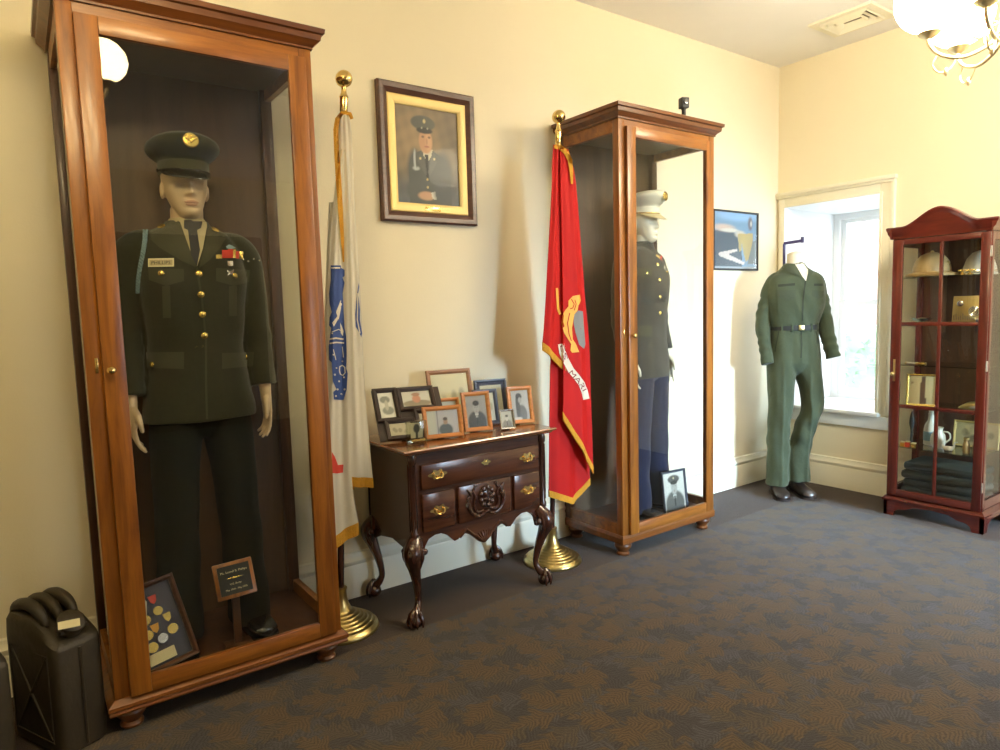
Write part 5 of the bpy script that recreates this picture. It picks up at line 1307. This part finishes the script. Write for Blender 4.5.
sphere(bm, (-.008, .04, .12), (.004, .018, .018), 12, 8); sphere(bm, (-.008, -.055, .02), (.004, .012, .012), 12, 8)
for k_ in range(10): tube(bm, [(-.007, .07-.012*k_, .02), (-.007, .072-.012*k_, .05+.01*math.sin(k_*2))], .0025, 5)
obj('relief', bm, 'silver', t)
t = thing('glass_bowl', 'low glass bowl on the second curio shelf at left', 'bowl', (4.68, 1.90, SH[1]), 0, G)
bm = bm_(); lathe(bm, [(.020, .001), (.022, .004), (.030, .008), (.060, .030), (.062, .032), (.058, .032), (.028, .012), (0, .010)], n=24); obj('bowl', bm, 'silver', t); bm = bm_(); sphere(bm, (0, 0, .024), (.04, .03, .012), 14, 8); obj('contents', bm, 'brassd', t)
for y_, l_ in ((1.93, .06), (1.87, .045)):
    t = thing('scroll_case', '%s small white and gold scroll lying on the third curio shelf' % ('longer' if l_ > .05 else 'shorter'), 'scroll', (4.62, y_, SH[2]), 0, G)
    obj('tube', tube(bm_(), [(0, -l_/2, .008), (0, l_/2, .008)], .0075, 12), 'ivory' if l_ > .05 else 'gold', t); bm = bm_(); tube(bm, [(0, -l_/2-.004, .008), (0, -l_/2+.004, .008)], .008, 12); tube(bm, [(0, l_/2-.004, .008), (0, l_/2+.004, .008)], .008, 12); obj('end_cap', bm, 'brassd', t)
t = thing('gold_photo_frame', 'square gold frame with a tall figure photo on the fourth curio shelf', 'picture frame', (4.63, 1.868, SH[3]+.0), R_(-76), G)
Tm = Matrix.Rotation(-.10, 4, 'X') @ Matrix.Translation((0, 0, .108))
bm = frame_mesh(.170, .205, .014, .012); bm.transform(Tm); obj('frame', bm, 'gold', t, ang=20); bm = B(-.083, .083, -.003, 0, -.10, .10); bm.transform(Tm); obj('backing_board', bm, 'gold', t)
picture('photograph', .144, .180, paint([('p', [(.42, 0), (.66, 0), (.62, 1), (.46, 1)], (.10, .055, .035)), ('e', .12, .75, .04, .05, (.2, .12, .05))], lambda x, y: lerp((.42, .33, .16), (.62, .52, .28), x)), t, Tm @ Matrix.Translation((0, -.0045, 0)), 20, 24)
t = thing('conch_shell', 'brown seashell resting on the fourth curio shelf at right', 'shell', (4.68, 1.60, SH[3]), R_(10), G)
bm = bm_(); stube(bm, [(0, .075, .012, .004), (0, .05, .020, .014), (0, .01, .028, .026), (0, -.03, .028, .027), (0, -.06, .020, .012), (0, -.075, .016, .003)], 5, 14); obj('shell_body', bm, 'brassd', t); bm = bm_(); stube(bm, [(-.018, .02, .02, .004), (-.026, -.01, .022, .010), (-.022, -.035, .02, .005)], 4, 10); obj('shell_lip', bm, 'ivory', t)
t = thing('white_bottle', 'tall white bottle on the lowest curio shelf', 'bottle', (4.76, 1.86, SH[4]), 0, G)
obj('bottle_body', lathe(bm_(), [(.036, .001), (.040, .006), (.040, .10), (.034, .13), (.018, .16), (.015, .20), (.018, .205)], n=24), 'ivory', t); obj('stopper', lathe(bm_(), [(.012, .205), (.014, .222), (0, .225)], n=16), 'ivory', t); obj('bottle_label', lathe(bm_(), [(.041, .03), (.0412, .04), (.0412, .08), (.041, .09)], n=24), 'cord', t)
t = thing('white_jug', 'rounded white jug with handle on the lowest curio shelf', 'jug', (4.68, 1.785, SH[4]), 0, G)
obj('jug_body', lathe(bm_(), [(.025, .001), (.036, .02), (.044, .05), (.038, .085), (.024, .11), (.024, .125), (.030, .135), (.026, .134), (0, .12)], n=24), 'ivory', t); bm = bm_(); stube(bm, [(0, -.028, .11, .005), (0, -.060, .105, .005), (0, -.066, .07, .005), (0, -.040, .04, .005)], 5, 8); obj('handle', bm, 'ivory', t)
t = thing('dark_spear_point', 'dark upright pointed ornament beside the white bottle', 'ornament', (4.64, 1.925, SH[4]), 0, G)
obj('shaft', lathe(bm_(), [(.014, .001), (.008, .01), (.006, .10), (.016, .15), (.012, .19), (0, .235)], n=14), 'blkm', t)
t = thing('cream_picture', 'long cream picture leaning at the back of the lowest curio shelf', 'picture', (4.84, 1.635, SH[4]), R_(-90), G)
Tm = Matrix.Rotation(-.1, 4, 'X') @ Matrix.Translation((0, 0, .085)); bm = frame_mesh(.25, .165, .012, .010); bm.transform(Tm); obj('frame', bm, 'gilt', t, ang=20)
picture('print', .228, .143, crowd((.55, .45, .24), (.15, .12, .06), 12, 21), t, Tm @ Matrix.Translation((0, -.003, 0)), 24, 18)
for i, (y_, h_) in enumerate(((1.612, .085), (1.560, .080))):
    t = thing('amber_jar', ('taller' if i == 0 else 'shorter')+' amber glass jar on the lowest curio shelf at right', 'jar', (4.63, y_, SH[4]), 0, G)
    obj('jar_body', lathe(bm_(), [(.016, .001), (.019, .006), (.019, h_*.7), (.013, h_*.85), (.013, h_)], n=20), 'tanh', t); obj('lid', lathe(bm_(), [(.015, h_), (.015, h_+.014), (0, h_+.015)], n=20), 'brassd', t)
for i, y_ in enumerate((1.955, 1.925, 1.89)):
    t = thing('orange_box', ('leftmost', 'middle', 'rightmost')[i]+' tiny orange box at the left front of the lowest curio shelf', 'box', (4.59, y_, SH[4]), 0, G)
    obj('box_body', B(-.012, .012, -.011, .011, .0005, .026+.006*(i % 2), bev=.001), ('fgold', 'fred', 'gold')[i], t); obj('box_lid', B(-.013, .013, -.012, .012, .026+.006*(i % 2), .032+.006*(i % 2), bev=.001), 'tag', t)
t = thing('white_swan_dish', 'small white curved swan dish right of the muntin on the lowest curio shelf', 'ornament', (4.62, 1.705, SH[4]+.003), 0, G)
bm = bm_(); stube(bm, [(0, .035, .035, .003), (0, .02, .018, .014), (0, -.01, .016, .016), (0, -.03, .030, .007), (0, -.035, .055, .005), (0, -.05, .060, .004)], 5, 12); obj('swan_body', bm, 'ivory', t)
t = thing('folded_blanket', 'dark green folded blanket on the floor of the curio cabinet', 'blanket', (4.745, 1.755, .135), 0, G)
for k_ in range(4):
    bm = B(-.15+.01*(k_ % 2), .15, -.215, .215-.01*(k_ % 2), .0005+.055*k_, .054+.055*k_, bev=.022); obj('fold', bm, 'dkcloth', t)

# ------------------------------------------------------------------ chandeliers
def chandelier(label, loc, rz, n=5, R=.30, gr=.135, gm='globe'):
    t = thing('chandelier', label, 'chandelier', loc, rz, 'brass chandeliers with opal shades')
    top = H-loc[2]
    obj('ceiling_rose', lathe(bm_(), [(.02, top-.05), (.05, top-.03), (.065, top-.006), (.065, top-.0005)], n=28), 'brassl', t)
    bm = bm_(); z = top-.05; i = 0
    while z > .34:
        ri = [Vector((.010*math.cos(a), 0, z-.014+.016*math.sin(a))) for a in [2*PI*q/10 for q in range(11)]]
        if i % 2: ri = [Vector((0, p.x, p.z)) for p in ri]
        tube(bm, ri, .0025, 6); z -= .026; i += 1
    obj('chain', bm, 'brassl', t)
    obj('column', lathe(bm_(), [(0, -.11), (.012, -.10), (.018, -.085), (.010, -.07), (.022, -.05), (.045, -.03), (.060, 0), (.055, .03), (.030, .05), (.020, .08), (.035, .12), (.045, .16), (.030, .20), (.016, .24), (.022, .27), (.010, .30), (.006, .345)], n=28), 'brassl', t)
    for k_ in range(n):
        a = 2*PI*k_/n; ca, sa = math.cos(a), math.sin(a)
        bm = bm_(); P_ = [(.04, .0, .008), (.10, -.05, .008), (.18, -.075, .008), (.26, -.05, .008), (.30, .0, .008), (.30, .03, .009)]
        stube(bm, [(ca*r, sa*r, z, q) for r, z, q in P_], 6, 10)
        P2 = [(.05, .03, .005), (.09, .06, .005), (.14, .05, .005), (.15, .01, .005), (.12, -.01, .005), (.10, .012, .004)]
        stube(bm, [(ca*r, sa*r, z, q) for r, z, q in P2], 6, 8)
        P3 = [(.20, -.075, .004), (.22, -.115, .004), (.26, -.125, .004), (.285, -.09, .004), (.27, -.055, .004)]
        stube(bm, [(ca*r, sa*r, z, q) for r, z, q in P3], 6, 8)
        sphere(bm, (ca*.235, sa*.235, -.125), (.010, .010, .018), 10, 8); ar = obj('arm', bm, 'brassl', t)
        bm = bm_(); lathe(bm, [(.012, .02), (.035, .035), (.045, .045), (.042, .05), (.02, .05)], ca*R, sa*R, 20); obj('shade_cup', bm, 'brassl', ar)
        bm = bm_(); lathe(bm, [(.03, .048)]+[(gr*math.sin(PI*q/16), .048+gr-gr*math.cos(PI*q/16)) for q in range(2, 17)], ca*R, sa*R, 40); obj('opal_globe', bm, gm, ar, ang=60)
    return t
c = at(1016, 43, 2, 2.45)
chandelier('brass chandelier with glowing white opal globes at the top right of photo', (3.41, 1.07, 2.482), R_(0), n=6)
g = Vector((.4526, 1.2, 2.667-.155))
chandelier('second brass chandelier whose opal globe is reflected in the leftmost cabinet glass', (g.x-.30, g.y, g.z), 0, gr=.100, gm='globe2')

# ------------------------------------------------------------------ light
w = bpy.data.worlds.new('world'); SC.world = w; w.use_nodes = True
bg = w.node_tree.nodes['Background']; sky = w.node_tree.nodes.new('ShaderNodeTexSky'); sky.sky_type = 'HOSEK_WILKIE'
sky.sun_direction = Vector((.3, -.6, .8)).normalized(); sky.turbidity = 5
mx = w.node_tree.nodes.new('ShaderNodeMix'); mx.data_type = 'RGBA'; mx.inputs[0].default_value = .6
w.node_tree.links.new(sky.outputs[0], mx.inputs[6]); mx.inputs[7].default_value = (.85, .95, 1.1, 1); w.node_tree.links.new(mx.outputs[2], bg.inputs[0])
bg.inputs[1].default_value = 9
def area(name, loc, target, sx, sy, power, col, spread=180):
    l = bpy.data.lights.new(name, 'AREA'); l.shape = 'RECTANGLE'; l.size = sx; l.size_y = sy; l.energy = power; l.color = col; l.spread = R_(spread)
    o = bpy.data.objects.new(name, l); COL.objects.link(o); o.location = loc
    o.rotation_euler = (Vector(target)-Vector(loc)).to_track_quat('-Z', 'Z').to_euler(); return o
# daylight falling through the window behind the camera
area('window_2_daylight', ((nx0+nx1)/2, Y0-.3, 1.6), (3.95, 2.75, .35), 1.2, 1.8, 58, (.55, .78, 1.0), 36)
area('window_1_daylight', (5.75, 2.62, 1.5), (4.6, 2.4, 1.0), .6, 1.3, 22, (.78, .9, 1.0), 150)

SC.view_settings.view_transform = 'Standard'; SC.view_settings.look = 'None'; SC.view_settings.gamma = 1; SC.view_settings.use_curve_mapping = False
SC.view_settings.exposure = 0.15
SC.cycles.use_denoising = True
SC.cycles.max_bounces = 10; SC.cycles.transparent_max_bounces = 24; SC.cycles.diffuse_bounces = 5
SC.cycles.sample_clamp_indirect = 6
SC.cycles.caustics_reflective = False; SC.cycles.caustics_refractive = False
